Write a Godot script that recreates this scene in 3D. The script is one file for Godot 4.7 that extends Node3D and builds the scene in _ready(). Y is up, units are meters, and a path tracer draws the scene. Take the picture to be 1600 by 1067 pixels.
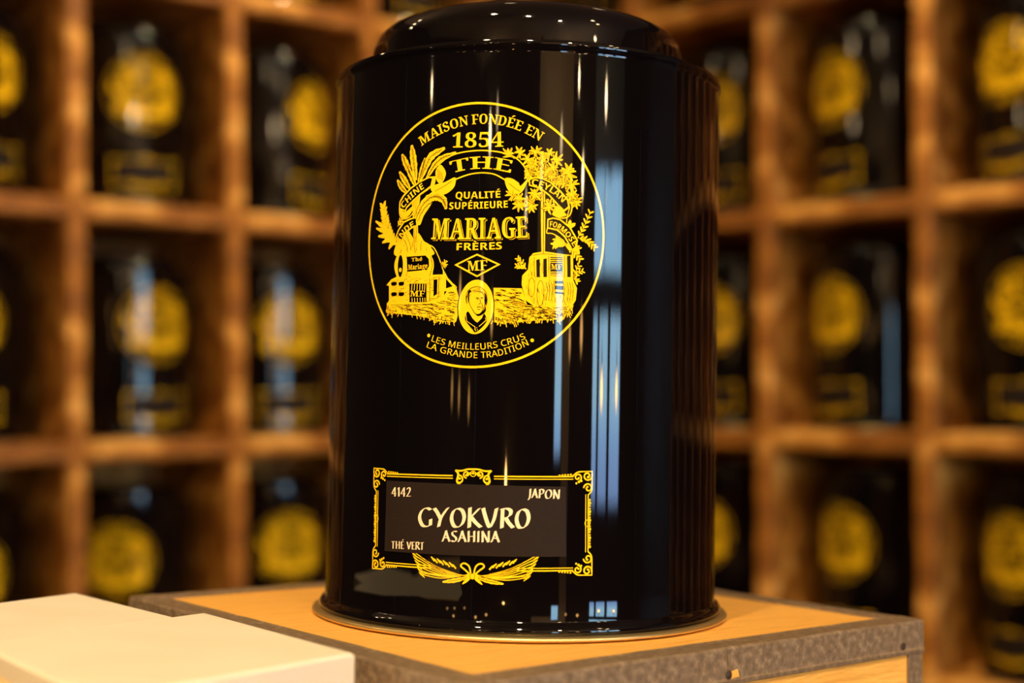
extends Node3D
# A black lacquered tea tin on a small tea chest, in a corner of wooden cubbies filled with tins like it.
# Units are metres; the print on the tins is given in millimetres on the unrolled wall of the tin (s round the tin, t up from its foot).

const R := 0.1                 # radius of a tin
const TOP := 0.2719            # height of its wall
const EYE := 1.1513            # height of the camera above the floor
const COUNTER := 0.75          # height of the counter
const CHEST := 0.30            # height of the tea chest
const WARM := Color(1.0, 0.865, 0.655)

var rng := RandomNumberGenerator.new()
var taken := {}
var ink := {}
var plates := {}
var glyph_cache := {}
var m := {}


func _ready() -> void:
	rng.seed = 4142
	# --- camera, sky, exposure -------------------------------------------------------------------
	var cam := Camera3D.new()
	cam.name = "camera"
	var lens := CameraAttributesPhysical.new()
	lens.frustum_focal_length = 48.36
	lens.exposure_aperture = 3.7
	lens.frustum_focus_distance = 0.632
	lens.frustum_near = 0.05
	lens.frustum_far = 60.0
	cam.attributes = lens
	cam.fov = 27.86
	cam.near = 0.05
	cam.far = 60.0
	var pitch := deg_to_rad(2.989)
	var roll := deg_to_rad(1.036)
	var up0 := Vector3(0, cos(pitch), sin(pitch))
	var right := Vector3.RIGHT * cos(roll) + up0 * sin(roll)
	var up := up0 * cos(roll) - Vector3.RIGHT * sin(roll)
	cam.transform = Transform3D(Basis(right, up, right.cross(up)), Vector3(0, EYE, 0))
	add_child(cam)
	cam.current = true

	var world := WorldEnvironment.new()
	world.name = "world_environment"
	var env := Environment.new()
	env.tonemap_mode = Environment.TONE_MAPPER_LINEAR
	env.tonemap_exposure = 1.0
	env.background_mode = Environment.BG_SKY
	var sky := Sky.new()
	var air := ProceduralSkyMaterial.new()
	air.sky_top_color = Color(0.60, 0.83, 1.0)
	air.sky_horizon_color = Color(0.67, 0.86, 0.97)
	air.ground_horizon_color = Color(0.62, 0.82, 0.99)
	air.ground_bottom_color = Color(0.50, 0.62, 0.85)
	air.energy_multiplier = 20.5
	air.sun_angle_max = 1.0
	sky.sky_material = air
	env.sky = sky
	env.sdfgi_enabled = true
	env.ssao_enabled = true
	env.ssil_enabled = true
	world.environment = env
	add_child(world)

	make_materials()
	room()
	lamps()
	counter()
	tea_chest()
	cartons()
	var tin := tea_tin()
	shelving(tin)
	tag(tin, "glossy black tea tin with gold emblem and brown name label, standing on the metal-edged chest", "tea tin")
	name_label(tin)


# ---------------------------------------------------------------------------------------------
# helpers
func numbered(called: String) -> String:
	taken[called] = taken.get(called, -1) + 1
	return called if taken[called] == 0 else "%s_%03d" % [called, taken[called]]


func tag(o: Node, label: String, category := "", group := "", kind := "") -> void:
	if label: o.set_meta("label", label)
	if category: o.set_meta("category", category)
	if group: o.set_meta("group", group)
	if kind: o.set_meta("kind", kind)


func thing(called: String, at: Transform3D) -> Node3D:
	var o := Node3D.new()
	o.name = numbered(called)
	o.transform = at
	add_child(o)
	return o


func part(called: String, mesh: Mesh, mat: Material, parent: Node, at := Transform3D.IDENTITY) -> MeshInstance3D:
	var o := MeshInstance3D.new()
	o.name = called
	o.mesh = mesh
	o.transform = at
	if mat: o.material_override = mat
	parent.add_child(o, true)
	return o


func structure(called: String, mesh: Mesh, mat: Material, at: Transform3D, label := "") -> MeshInstance3D:
	var o := part(called, mesh, mat, self, at)
	tag(o, label, "", "", "structure")
	return o


func yaw(deg: float, at: Vector3) -> Transform3D:
	return Transform3D(Basis(Vector3.UP, deg_to_rad(deg)), at)


func moved(v: Vector3) -> Transform3D:
	return Transform3D(Basis.IDENTITY, v)


# one quad, corners in turn round the face seen from outside
func quad(st: SurfaceTool, a: Vector3, b: Vector3, c: Vector3, d: Vector3, out: Vector3) -> void:
	var n := (b - a).cross(c - a)
	if n.dot(out) > 0.0:
		var t := b
		b = d
		d = t
	for v in [a, b, c, a, c, d]:
		st.set_normal(out.normalized())
		st.add_vertex(v)


# a box with chamfered edges
func slab_into(st: SurfaceTool, lo: Vector3, hi: Vector3, ch := 0.001) -> void:
	var c := (lo + hi) * 0.5
	var h := (hi - lo) * 0.5
	ch = minf(ch, minf(h.x, minf(h.y, h.z)) * 0.9)
	var ax := [Vector3.RIGHT, Vector3.UP, Vector3.BACK]
	var hs := [h.x, h.y, h.z]
	for i in 3:
		var j := (i + 1) % 3
		var k := (i + 2) % 3
		for s in [-1.0, 1.0]:
			var o: Vector3 = c + ax[i] * hs[i] * s
			var u: Vector3 = ax[j] * (hs[j] - ch)
			var v: Vector3 = ax[k] * (hs[k] - ch)
			quad(st, o - u - v, o + u - v, o + u + v, o - u + v, ax[i] * s)
			for t in [-1.0, 1.0]:     # the chamfer between the faces across i and j
				var p: Vector3 = c + ax[i] * hs[i] * s + ax[j] * (hs[j] - ch) * t
				var q: Vector3 = c + ax[i] * (hs[i] - ch) * s + ax[j] * hs[j] * t
				quad(st, p - v, p + v, q + v, q - v, ax[i] * s + ax[j] * t)
	for sx in [-1.0, 1.0]:
		for sy in [-1.0, 1.0]:
			for sz in [-1.0, 1.0]:
				var s := Vector3(sx, sy, sz)
				var a := c + Vector3(h.x, h.y - ch, h.z - ch) * s
				var b := c + Vector3(h.x - ch, h.y, h.z - ch) * s
				var d := c + Vector3(h.x - ch, h.y - ch, h.z) * s
				var n := (b - a).cross(d - a)
				for v in ([a, b, d] if n.dot(s) < 0.0 else [a, d, b]):
					st.set_normal(s.normalized())
					st.add_vertex(v)


func slab(lo: Vector3, hi: Vector3, ch := 0.001) -> ArrayMesh:
	var st := SurfaceTool.new()
	st.begin(Mesh.PRIMITIVE_TRIANGLES)
	slab_into(st, lo, hi, ch)
	return st.commit()


# an upright prism over a convex outline (points x, z), with a chamfered upper edge
func prism(outline: Array, y0: float, y1: float, ch := 0.001) -> ArrayMesh:
	var st := SurfaceTool.new()
	st.begin(Mesh.PRIMITIVE_TRIANGLES)
	var mid := Vector2.ZERO
	for p in outline: mid += p / outline.size()
	var inner := []
	for p in outline: inner.append(p + (mid - p).normalized() * ch * 1.4)
	var n := outline.size()
	for i in n:
		var a: Vector2 = outline[i]
		var b: Vector2 = outline[(i + 1) % n]
		var c: Vector2 = inner[i]
		var d: Vector2 = inner[(i + 1) % n]
		var o2 := (b - a).orthogonal().normalized()
		if o2.dot((a + b) * 0.5 - mid) < 0.0: o2 = -o2
		var o := Vector3(o2.x, 0, o2.y)
		quad(st, Vector3(a.x, y0, a.y), Vector3(b.x, y0, b.y), Vector3(b.x, y1 - ch, b.y), Vector3(a.x, y1 - ch, a.y), o)
		quad(st, Vector3(a.x, y1 - ch, a.y), Vector3(b.x, y1 - ch, b.y), Vector3(d.x, y1, d.y), Vector3(c.x, y1, c.y), o + Vector3.UP)
	for y in [y0, y1]:
		var ring: Array = outline if y == y0 else inner
		quad(st, Vector3(ring[0].x, y, ring[0].y), Vector3(ring[1].x, y, ring[1].y), Vector3(ring[2].x, y, ring[2].y), Vector3(ring[3].x, y, ring[3].y), Vector3.UP if y == y1 else Vector3.DOWN)
	return st.commit()


# a body turned round the y axis; profile of (radius, height); corners sharper than 50 degrees stay sharp
func lathe(profile: Array, seg := 96) -> ArrayMesh:
	var v := PackedVector3Array()
	var nn := PackedVector3Array()
	var idx := PackedInt32Array()
	var dirs := []
	for i in profile.size() - 1:
		var d: Vector2 = (profile[i + 1] - profile[i]).normalized()
		dirs.append(Vector2(d.y, -d.x))
	for i in profile.size() - 1:
		var n0: Vector2 = dirs[i]
		var n1: Vector2 = dirs[i]
		if i > 0 and dirs[i - 1].dot(dirs[i]) > 0.64: n0 = (dirs[i - 1] + dirs[i]).normalized()
		if i < dirs.size() - 1 and dirs[i + 1].dot(dirs[i]) > 0.64: n1 = (dirs[i + 1] + dirs[i]).normalized()
		var base := v.size()
		for k in seg + 1:
			var a := TAU * k / seg
			var e := Vector3(sin(a), 0, cos(a))
			v.append(e * profile[i].x + Vector3.UP * profile[i].y)
			nn.append(e * n0.x + Vector3.UP * n0.y)
			v.append(e * profile[i + 1].x + Vector3.UP * profile[i + 1].y)
			nn.append(e * n1.x + Vector3.UP * n1.y)
		for k in seg:
			var q := base + k * 2
			idx.append_array([q, q + 1, q + 2, q + 2, q + 1, q + 3])
	return surface(v, nn, idx)


func surface(v: PackedVector3Array, n: PackedVector3Array, idx: PackedInt32Array) -> ArrayMesh:
	var a := []
	a.resize(Mesh.ARRAY_MAX)
	a[Mesh.ARRAY_VERTEX] = v
	a[Mesh.ARRAY_NORMAL] = n
	a[Mesh.ARRAY_INDEX] = idx
	var mesh := ArrayMesh.new()
	mesh.add_surface_from_arrays(Mesh.PRIMITIVE_TRIANGLES, a)
	return mesh


# an old plank along x with a worn, slightly wavy front edge (front at z = 0, going back to -deep)
func plank(length: float, thick: float, deep: float, seed_: int, worn: Material) -> ArrayMesh:
	var wob := FastNoiseLite.new()
	wob.seed = seed_
	wob.frequency = 9.0
	var n := maxi(8, int(length / 0.03))
	var rows := []
	for i in n + 1:
		var x := length * i / n
		var b := thick * 0.5
		var lo := b * (1.0 - 0.22 * absf(wob.get_noise_1d(x)))
		var hi := b * (1.0 - 0.22 * absf(wob.get_noise_1d(x + 40.0)))
		var f := 0.003 * wob.get_noise_1d(x + 80.0)
		var c := 0.0045 + 0.003 * wob.get_noise_1d(x + 120.0)
		rows.append([Vector3(x, -b, -deep), Vector3(x, -lo, f - c), Vector3(x, -lo + c, f), Vector3(x, hi - c, f), Vector3(x, hi, f - c), Vector3(x, b, -deep)])
	var edge := SurfaceTool.new()
	edge.begin(Mesh.PRIMITIVE_TRIANGLES)
	var st := SurfaceTool.new()
	st.begin(Mesh.PRIMITIVE_TRIANGLES)
	var outs := [Vector3.DOWN, Vector3(0, -1, 1), Vector3.BACK, Vector3(0, 1, 1), Vector3.UP, Vector3.FORWARD]
	for i in n:
		for k in 6:
			var a: Array = rows[i]
			var b: Array = rows[i + 1]
			quad(edge if k > 0 and k < 4 else st, a[k], b[k], b[(k + 1) % 6], a[(k + 1) % 6], outs[k])
	for e in [[rows[0], Vector3.LEFT], [rows[n], Vector3.RIGHT]]:
		var r: Array = e[0]
		quad(st, r[0], r[1], r[4], r[5], e[1])
		quad(st, r[1], r[2], r[3], r[4], e[1])
	var mesh := st.commit()
	edge.commit(mesh)
	mesh.surface_set_material(0, worn)
	mesh.surface_set_material(1, worn)
	return mesh


# ---------------------------------------------------------------------------------------------
# materials
func plain(albedo: Color, rough: float, spec := 0.5) -> StandardMaterial3D:
	var k := StandardMaterial3D.new()
	k.albedo_color = albedo
	k.roughness = rough
	k.metallic_specular = spec
	return k


func noise_picture(freq: float, octaves: int, seed_: int, stops: Array, size := 512, kind := FastNoiseLite.TYPE_SIMPLEX_SMOOTH) -> NoiseTexture2D:
	var n := FastNoiseLite.new()
	n.noise_type = kind
	n.frequency = freq
	n.fractal_octaves = octaves
	n.seed = seed_
	var t := NoiseTexture2D.new()
	t.width = size
	t.height = size
	t.seamless = true
	t.noise = n
	if stops:
		var g := Gradient.new()
		var off := PackedFloat32Array()
		var col := PackedColorArray()
		for s in stops:
			off.append(s[0])
			col.append(s[1])
		g.offsets = off
		g.colors = col
		t.color_ramp = g
	return t


func wooden(stops: Array, scale: Vector3, freq: float, seed_: int, rough: float) -> StandardMaterial3D:
	var k := plain(Color.WHITE, rough, 0.4)
	k.albedo_texture = noise_picture(freq, 4, seed_, stops)
	k.uv1_triplanar = true
	k.uv1_scale = scale
	k.heightmap_enabled = true
	k.heightmap_texture = noise_picture(freq * 2.0, 3, seed_ + 5, [])
	k.heightmap_scale = 0.04
	return k


func make_materials() -> void:
	m.enamel = plain(Color(0.028, 0.020, 0.026), 0.035, 0.45)
	m.gold_ink = plain(Color(0.99, 0.795, 0.10), 0.035, 0.45)
	m.black_ink = plain(Color(0.028, 0.020, 0.026), 0.035, 0.45)
	m.brass = plain(Color(0.86, 0.76, 0.52), 0.36)
	m.brass.metallic = 0.9
	m.sticker = plain(Color(0.135, 0.10, 0.085), 0.62, 0.25)
	m.sticker.heightmap_enabled = true
	m.sticker.uv1_triplanar = true
	m.sticker.uv1_scale = Vector3.ONE * 18.0
	m.sticker.heightmap_texture = noise_picture(0.02, 3, 71, [])
	m.sticker.heightmap_scale = 0.012
	m.cream_ink = plain(Color(0.96, 0.86, 0.72), 0.6)
	m.ply = wooden([[0.0, Color(0.88, 0.645, 0.30)], [0.45, Color(0.93, 0.70, 0.34)], [0.7, Color(0.94, 0.715, 0.36)], [1.0, Color(0.90, 0.66, 0.31)]], Vector3(2.0, 14.0, 14.0), 0.02, 11, 0.5)
	m.tinplate = plain(Color.WHITE, 0.42, 0.55)
	m.tinplate.metallic = 0.1
	m.tinplate.albedo_texture = noise_picture(0.03, 6, 23, [[0.0, Color(0.38, 0.315, 0.24)], [0.42, Color(0.475, 0.40, 0.32)], [0.60, Color(0.51, 0.435, 0.355)], [1.0, Color(0.66, 0.58, 0.48)]])
	m.tinplate.uv1_triplanar = true
	m.tinplate.uv1_scale = Vector3.ONE * 13.0
	m.tinplate.heightmap_enabled = true
	m.tinplate.heightmap_texture = noise_picture(0.03, 4, 24, [])
	m.tinplate.heightmap_scale = 0.006
	m.nail = plain(Color(0.22, 0.17, 0.13), 0.5)
	m.paper = plain(Color.WHITE, 0.75, 0.3)
	m.paper.albedo_texture = noise_picture(0.01, 2, 31, [[0.0, Color(0.87, 0.835, 0.76)], [1.0, Color(0.895, 0.86, 0.79)]])
	m.paper.uv1_triplanar = true
	m.paper.uv1_scale = Vector3.ONE * 3.0
	m.kraft = plain(Color(0.86, 0.74, 0.50), 0.8, 0.3)
	var worn := [[0.0, Color(0.44, 0.26, 0.07)], [0.35, Color(0.56, 0.345, 0.09)], [0.58, Color(0.62, 0.395, 0.11)], [0.74, Color(0.85, 0.61, 0.28)], [1.0, Color(0.92, 0.71, 0.40)]]
	m.board = wooden([[0.0, Color(0.46, 0.275, 0.075)], [0.30, Color(0.58, 0.36, 0.095)], [0.52, Color(0.64, 0.415, 0.12)], [0.70, Color(0.85, 0.62, 0.29)], [1.0, Color(0.92, 0.72, 0.41)]], Vector3(1.3, 2.2, 2.2), 0.011, 41, 0.6)
	m.upright = wooden(worn, Vector3(2.2, 1.1, 2.2), 0.011, 47, 0.6)
	m.dark_wood = wooden([[0.0, Color(0.13, 0.085, 0.065)], [1.0, Color(0.24, 0.16, 0.11)]], Vector3(3, 1, 3), 0.02, 59, 0.5)
	m.counter = wooden([[0.0, Color(0.42, 0.25, 0.12)], [1.0, Color(0.58, 0.36, 0.18)]], Vector3(1, 3, 6), 0.02, 61, 0.45)
	m.plaster = plain(Color(0.90, 0.81, 0.68), 0.9, 0.2)
	m.ceiling = plain(Color(0.88, 0.82, 0.72), 0.9, 0.2)
	m.blue_grey = plain(Color(0.55, 0.60, 0.68), 0.9, 0.2)
	m.painted = plain(Color(0.46, 0.44, 0.42), 0.5)
	m.pane = plain(Color(1, 1, 1, 0.06), 0.02)
	m.pane.transparency = BaseMaterial3D.TRANSPARENCY_ALPHA
	m.black_metal = plain(Color(0.10, 0.09, 0.08), 0.4)


# ---------------------------------------------------------------------------------------------
# the room: the corner with the cubbies, a window wall across from it, a back wall behind the camera
func wall_piece(called: String, a: Vector2, b: Vector2, y0: float, y1: float, mat: Material, thick := 0.12) -> void:
	# a stretch of wall from a to b (x, z); its inner face is on the line, its thickness outside
	var d := b - a
	var at := Transform3D(Basis(Vector3(d.x, 0, d.y).normalized(), Vector3.UP, Vector3(d.x, 0, d.y).normalized().cross(Vector3.UP)), Vector3(a.x, 0, a.y))
	structure(called, slab(Vector3(0, y0, -thick), Vector3(d.length(), y1, 0), 0.0005), mat, at)


func window_at(called: String, a: Vector2, b: Vector2, y0: float, y1: float, bars: Array, rails: Array) -> void:
	var d := b - a
	var w := d.length()
	var at := Transform3D(Basis(Vector3(d.x, 0, d.y).normalized(), Vector3.UP, Vector3(d.x, 0, d.y).normalized().cross(Vector3.UP)), Vector3(a.x, 0, a.y))
	var o := thing(called, at)
	tag(o, "", "", "", "structure")
	part("pane", slab(Vector3(0, y0, -0.064), Vector3(w, y1, -0.060), 0.0002), m.pane, o)
	var st := SurfaceTool.new()
	st.begin(Mesh.PRIMITIVE_TRIANGLES)
	for e in [[0.0, 0.03, y0, y1], [w - 0.03, w, y0, y1], [0.03, w - 0.03, y0, y0 + 0.03], [0.03, w - 0.03, y1 - 0.03, y1]]:
		slab_into(st, Vector3(e[0], e[2], -0.1), Vector3(e[1], e[3], -0.02), 0.004)
	part("window_frame", st.commit(), m.painted, o)
	for c in bars:
		part("glazing_bar", slab(Vector3(c[0] * w, c[2], -0.085), Vector3(c[1] * w, c[3], -0.035), 0.004), m.dark_wood, o)
	for c in rails:
		part("transom", slab(Vector3(0.03, c[0], -0.095), Vector3(w - 0.03, c[1], -0.025), 0.004), m.dark_wood, o)


func room() -> void:
	var high := 2.75
	structure("floor", slab(Vector3(-5.5, -0.1, -4.2), Vector3(6.5, 0.0, 5.2), 0.001), m.dark_wood, Transform3D.IDENTITY)
	structure("ceiling", slab(Vector3(-5.5, high, -4.2), Vector3(6.5, high + 0.12, 5.2), 0.001), m.ceiling, Transform3D.IDENTITY)
	var a := Vector2(-4.26, 0.46)
	var b := Vector2(5.106, 1.438)
	var c := Vector2(-0.044, -2.992)
	var d := Vector2(2.38, 4.36)
	var e := Vector2(-2.60, 4.40)
	wall_piece("wall_left", a, c + Vector2(0.05, -0.04), 0.0, high, m.dark_wood)
	wall_piece("wall_right", c, b, 0.0, high, m.dark_wood)
	# the window wall, b to d, with its opening
	var w0 := Vector2(4.352, 2.247)
	var w1 := Vector2(3.260, 3.417)
	wall_piece("wall_window_side", b, w0, 0.0, high, m.dark_wood)
	wall_piece("wall_window_side", w1, d, 0.0, high, m.dark_wood)
	wall_piece("wall_window_side", w0, w1, 0.0, 0.75, m.dark_wood)
	wall_piece("wall_window_side", w0, w1, 2.22, high, m.blue_grey)
	window_at("window_1", w0, w1, 0.75, 2.22, [[0.38, 0.47, 0.78, 1.60], [0.76, 0.83, 0.78, 1.60], [0.62, 0.635, 1.74, 2.19]], [[1.57, 1.75]])
	# the back wall, d to e, panelled below and plastered above, with a narrow window
	var s0 := Vector2(1.98, 4.363)
	var s1 := Vector2(1.54, 4.367)
	wall_piece("wall_back", d, s0, 0.0, high, m.plaster)
	wall_piece("wall_back", s0, s1, 0.0, 0.95, m.dark_wood)
	wall_piece("wall_back", s0, s1, 1.86, high, m.plaster)
	var s2 := Vector2(0.55, 4.373)
	wall_piece("wall_back", s1, s2, 0.0, 1.62, m.dark_wood)
	wall_piece("wall_back", s1, s2, 1.62, high, m.plaster)
	wall_piece("wall_back", s2, e, 0.0, high, m.dark_wood)
	window_at("window_2", s0, s1, 0.95, 1.86, [], [])
	wall_piece("wall_front", e, a, 0.0, high, m.dark_wood)


# ---------------------------------------------------------------------------------------------
# lamps: az and el are measured from the tin on the chest, az 0 towards the camera
func around_tin(az: float, el: float, dist: float) -> Vector3:
	var q := deg_to_rad(az)
	return Vector3(0.006 + sin(q) * dist, 1.22 + tan(deg_to_rad(el)) * dist, -0.72 + cos(q) * dist)


func glow(color: Color, energy: float) -> StandardMaterial3D:
	var k := plain(color, 0.5)
	k.emission_enabled = true
	k.emission = color
	k.emission_energy_multiplier = energy
	return k


func pendant(az: float, el: float, dist: float, energy: float, shine: float, size: float, color: Color, label: String) -> void:
	var p := around_tin(az, el, dist)
	var o := thing("pendant_lamp", moved(p))
	tag(o, label, "lamp", "pendant lamps in the room behind the camera")
	var bulb := part("bulb", lathe([Vector2(0.0001, -size), Vector2(size * 0.55, -size * 0.83), Vector2(size * 0.9, -size * 0.4), Vector2(size, 0.0), Vector2(size * 0.88, size * 0.45), Vector2(size * 0.5, size * 0.95), Vector2(0.016, size * 1.3)], 32), glow(color, shine), o)
	bulb.cast_shadow = GeometryInstance3D.SHADOW_CASTING_SETTING_ON
	part("socket", lathe([Vector2(0.0001, size * 1.2), Vector2(0.02, size * 1.2), Vector2(0.022, size * 1.3 + 0.06), Vector2(0.006, size * 1.3 + 0.08), Vector2(0.0001, size * 1.3 + 0.08)], 24), m.black_metal, o)
	var top := 2.75 - p.y
	part("cord", lathe([Vector2(0.0001, size * 1.3 + 0.07), Vector2(0.004, size * 1.3 + 0.07), Vector2(0.004, top), Vector2(0.0001, top)], 10), m.black_metal, o)
	var l := OmniLight3D.new()
	l.name = "pendant_light"
	l.light_color = color
	l.light_energy = energy
	l.light_size = size * 0.96
	l.omni_range = 15.0
	l.omni_attenuation = 2.0
	l.shadow_enabled = true
	o.add_child(l, true)


func ceiling_spot(at: Vector3, aim: Vector3, energy: float, spread: float, face: float, label: String) -> void:
	var back := (at - aim).normalized()
	var y := back
	var x := y.cross(Vector3.BACK).normalized()
	var o := thing("ceiling_spotlight", Transform3D(Basis(x, y, x.cross(y)), at))
	tag(o, label, "spotlight", "spotlights under the ceiling")
	part("housing", lathe([Vector2(0.0001, 0.09), Vector2(0.03, 0.085), Vector2(0.045, 0.06), Vector2(0.05, 0.0), Vector2(0.052, -0.012), Vector2(0.047, -0.012), Vector2(0.044, 0.004), Vector2(0.0001, 0.004)], 32), m.black_metal, o)
	part("lamp_face", lathe([Vector2(0.0001, -0.004), Vector2(0.030, -0.003), Vector2(0.042, 0.002), Vector2(0.0001, 0.003)], 32), glow(WARM, face), o)
	part("bracket", lathe([Vector2(0.0001, 0.08), Vector2(0.008, 0.08), Vector2(0.008, 0.15), Vector2(0.0001, 0.15)], 12), m.black_metal, o)
	var l := SpotLight3D.new()
	l.name = "spot_light"
	l.light_color = WARM
	l.light_energy = energy
	l.light_size = 0.04
	l.spot_angle = spread
	l.spot_angle_attenuation = 0.8
	l.spot_range = 15.0
	l.spot_attenuation = 2.0
	l.shadow_enabled = true
	l.transform = Transform3D(Basis(Vector3.RIGHT, -PI / 2), Vector3(0, -0.02, 0))
	o.add_child(l, true)


func lamps() -> void:
	# hanging bulbs, mirrored as upright streaks in the wall of the tin
	# each: az, el, distance, light, size, glow, and where the tin mirrors it
	for q in [
		[-56.9, 14.2, 3.6, 0.024, 0.020, 240.0, "above the ring's left edge"],
		[-21.5, 11.9, 4.9, 0.014, 0.057, 100.0, "across the year atop the ring"],
		[-17.6, 12.8, 4.8, 0.007, 0.05, 18.5, "as a faint streak over the ring's top"],
		[28.1, 14.5, 4.6, 0.018, 0.028, 220.0, "under the rim, above the ring's upper right"],
		[44.3, 13.7, 4.2, 0.014, 0.048, 110.0, "above the upper blue window pane"],
		[18.5, 11.7, 4.8, 0.010, 0.060, 22.5, "beside the tall tree's crown"],
		[31.1, 10.1, 4.6, 0.014, 0.057, 100.0, "on the ring's right shoulder"],
		[-0.7, 8.6, 4.5, 0.012, 0.060, 22.5, "beside the last letter of the big name"],
		[7.6, 10.1, 4.5, 0.007, 0.050, 18.5, "within the tall tree"]]:
		pendant(q[0], q[1], q[2], q[3], q[5], q[4], WARM, "globe pendant mirrored in the tin " + q[6])
	var amber := Color(1.0, 0.74, 0.42)
	for q in [
		[-40.6, 0.0, 3.9, 0.004, 0.045, 8.6, "first of three streaks below the ring"],
		[-36.4, -0.2, 4.0, 0.004, 0.045, 8.6, "middle of three streaks below the ring"],
		[-30.7, -0.5, 4.1, 0.004, 0.045, 9.9, "last of three streaks below the ring"],
		[31.6, 2.9, 4.4, 0.012, 0.06, 22.5, "at the ring's lower right, the brighter of two"],
		[25.0, 2.5, 4.5, 0.007, 0.05, 18.5, "at the ring's lower right, the fainter of two"],
		[44.0, 0.2, 4.4, 0.007, 0.054, 75.0, "in the lower window, nearer its middle bar"],
		[53.2, 0.2, 4.4, 0.007, 0.050, 75.0, "in the lower window, nearer its outer edge"],
		[-9.2, -4.0, 4.6, 0.014, 0.045, 149.1, "just above the label frame"],
		[-18.6, 3.6, 4.6, 0.006, 0.055, 22.5, "beside the oval portrait"],
		[-24.5, 5.2, 4.4, 0.006, 0.055, 22.5, "over the oval portrait"],
		[-37.0, 4.6, 4.2, 0.005, 0.05, 18.5, "beside the stacked chests"]]:
		pendant(q[0], q[1], q[2], q[3], q[5], q[4], amber, "amber globe pendant mirrored in the tin " + q[6])
	# three small bulbs, one above the other, beside the cubbies on the cartons' side
	for k in 3:
		var y: float = [2.06, 2.30, 2.58][k]
		pendant([-98.0, -101.0, -104.0][k], rad_to_deg(atan((y - 1.22) / 1.45)), 1.45, 0.004, 240.0, 0.016, WARM, "small bulb hung before the cubbies, %s of three mirrored in the lid's left" % ["lowest", "middle", "highest"][k])
	var aim := Vector3(0.0, 1.16, -0.68)
	for q in [[-28.0, 1.4, 1.75, "on the cartons' side"], [0.0, 1.9, 5.1, "the middle one, nearest the tin"], [23.0, 2.9, 2.1, "between the middle and the window"], [50.0, 2.0, 0.12, "nearest of three towards the window"], [52.0, 2.8, 0.15, "second of three towards the window"], [49.0, 4.0, 0.2, "farthest of three towards the window"]]:
		var p := around_tin(q[0], 0.0, q[1])
		p.y = 2.60
		ceiling_spot(p, aim, q[2], 17.0, 55.0, "black ceiling spotlight mirrored in the lid, " + q[3])
	for q in [[0.75, "towards the panelling"], [1.40, "towards the window"]]:
		ceiling_spot(Vector3(q[0], 2.60, 3.55), Vector3(q[0], 2.05, 4.37), 0.46, 55.0, 10.0, "black ceiling spotlight washing the cream back wall behind the camera, " + q[1])
	# two spots that cross in the corner: each lights the cubbies on the other side from above
	ceiling_spot(Vector3(0.44, 2.60, -1.49), Vector3(-0.62, 1.20, -2.02), 2.9, 42.0, 15.0, "black ceiling spotlight in the corner, aimed at the cubbies behind the cartons")
	ceiling_spot(Vector3(-0.10, 2.60, -1.20), Vector3(1.15, 1.15, -1.55), 2.5, 42.0, 15.0, "black ceiling spotlight in the corner, aimed at the cubbies on the bare chest side")


# ---------------------------------------------------------------------------------------------
func counter() -> void:
	var o := thing("counter", yaw(40.04, Vector3(-0.05, 0, -0.66)))
	tag(o, "brown wooden counter under the tea chest and the cream cartons", "counter")
	part("counter_top", slab(Vector3(-0.62, COUNTER - 0.04, -0.42), Vector3(0.5, COUNTER, 0.5), 0.004), m.counter, o)
	part("body", slab(Vector3(-0.58, 0.0, -0.38), Vector3(0.46, COUNTER - 0.04, 0.46), 0.003), m.counter, o)


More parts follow.
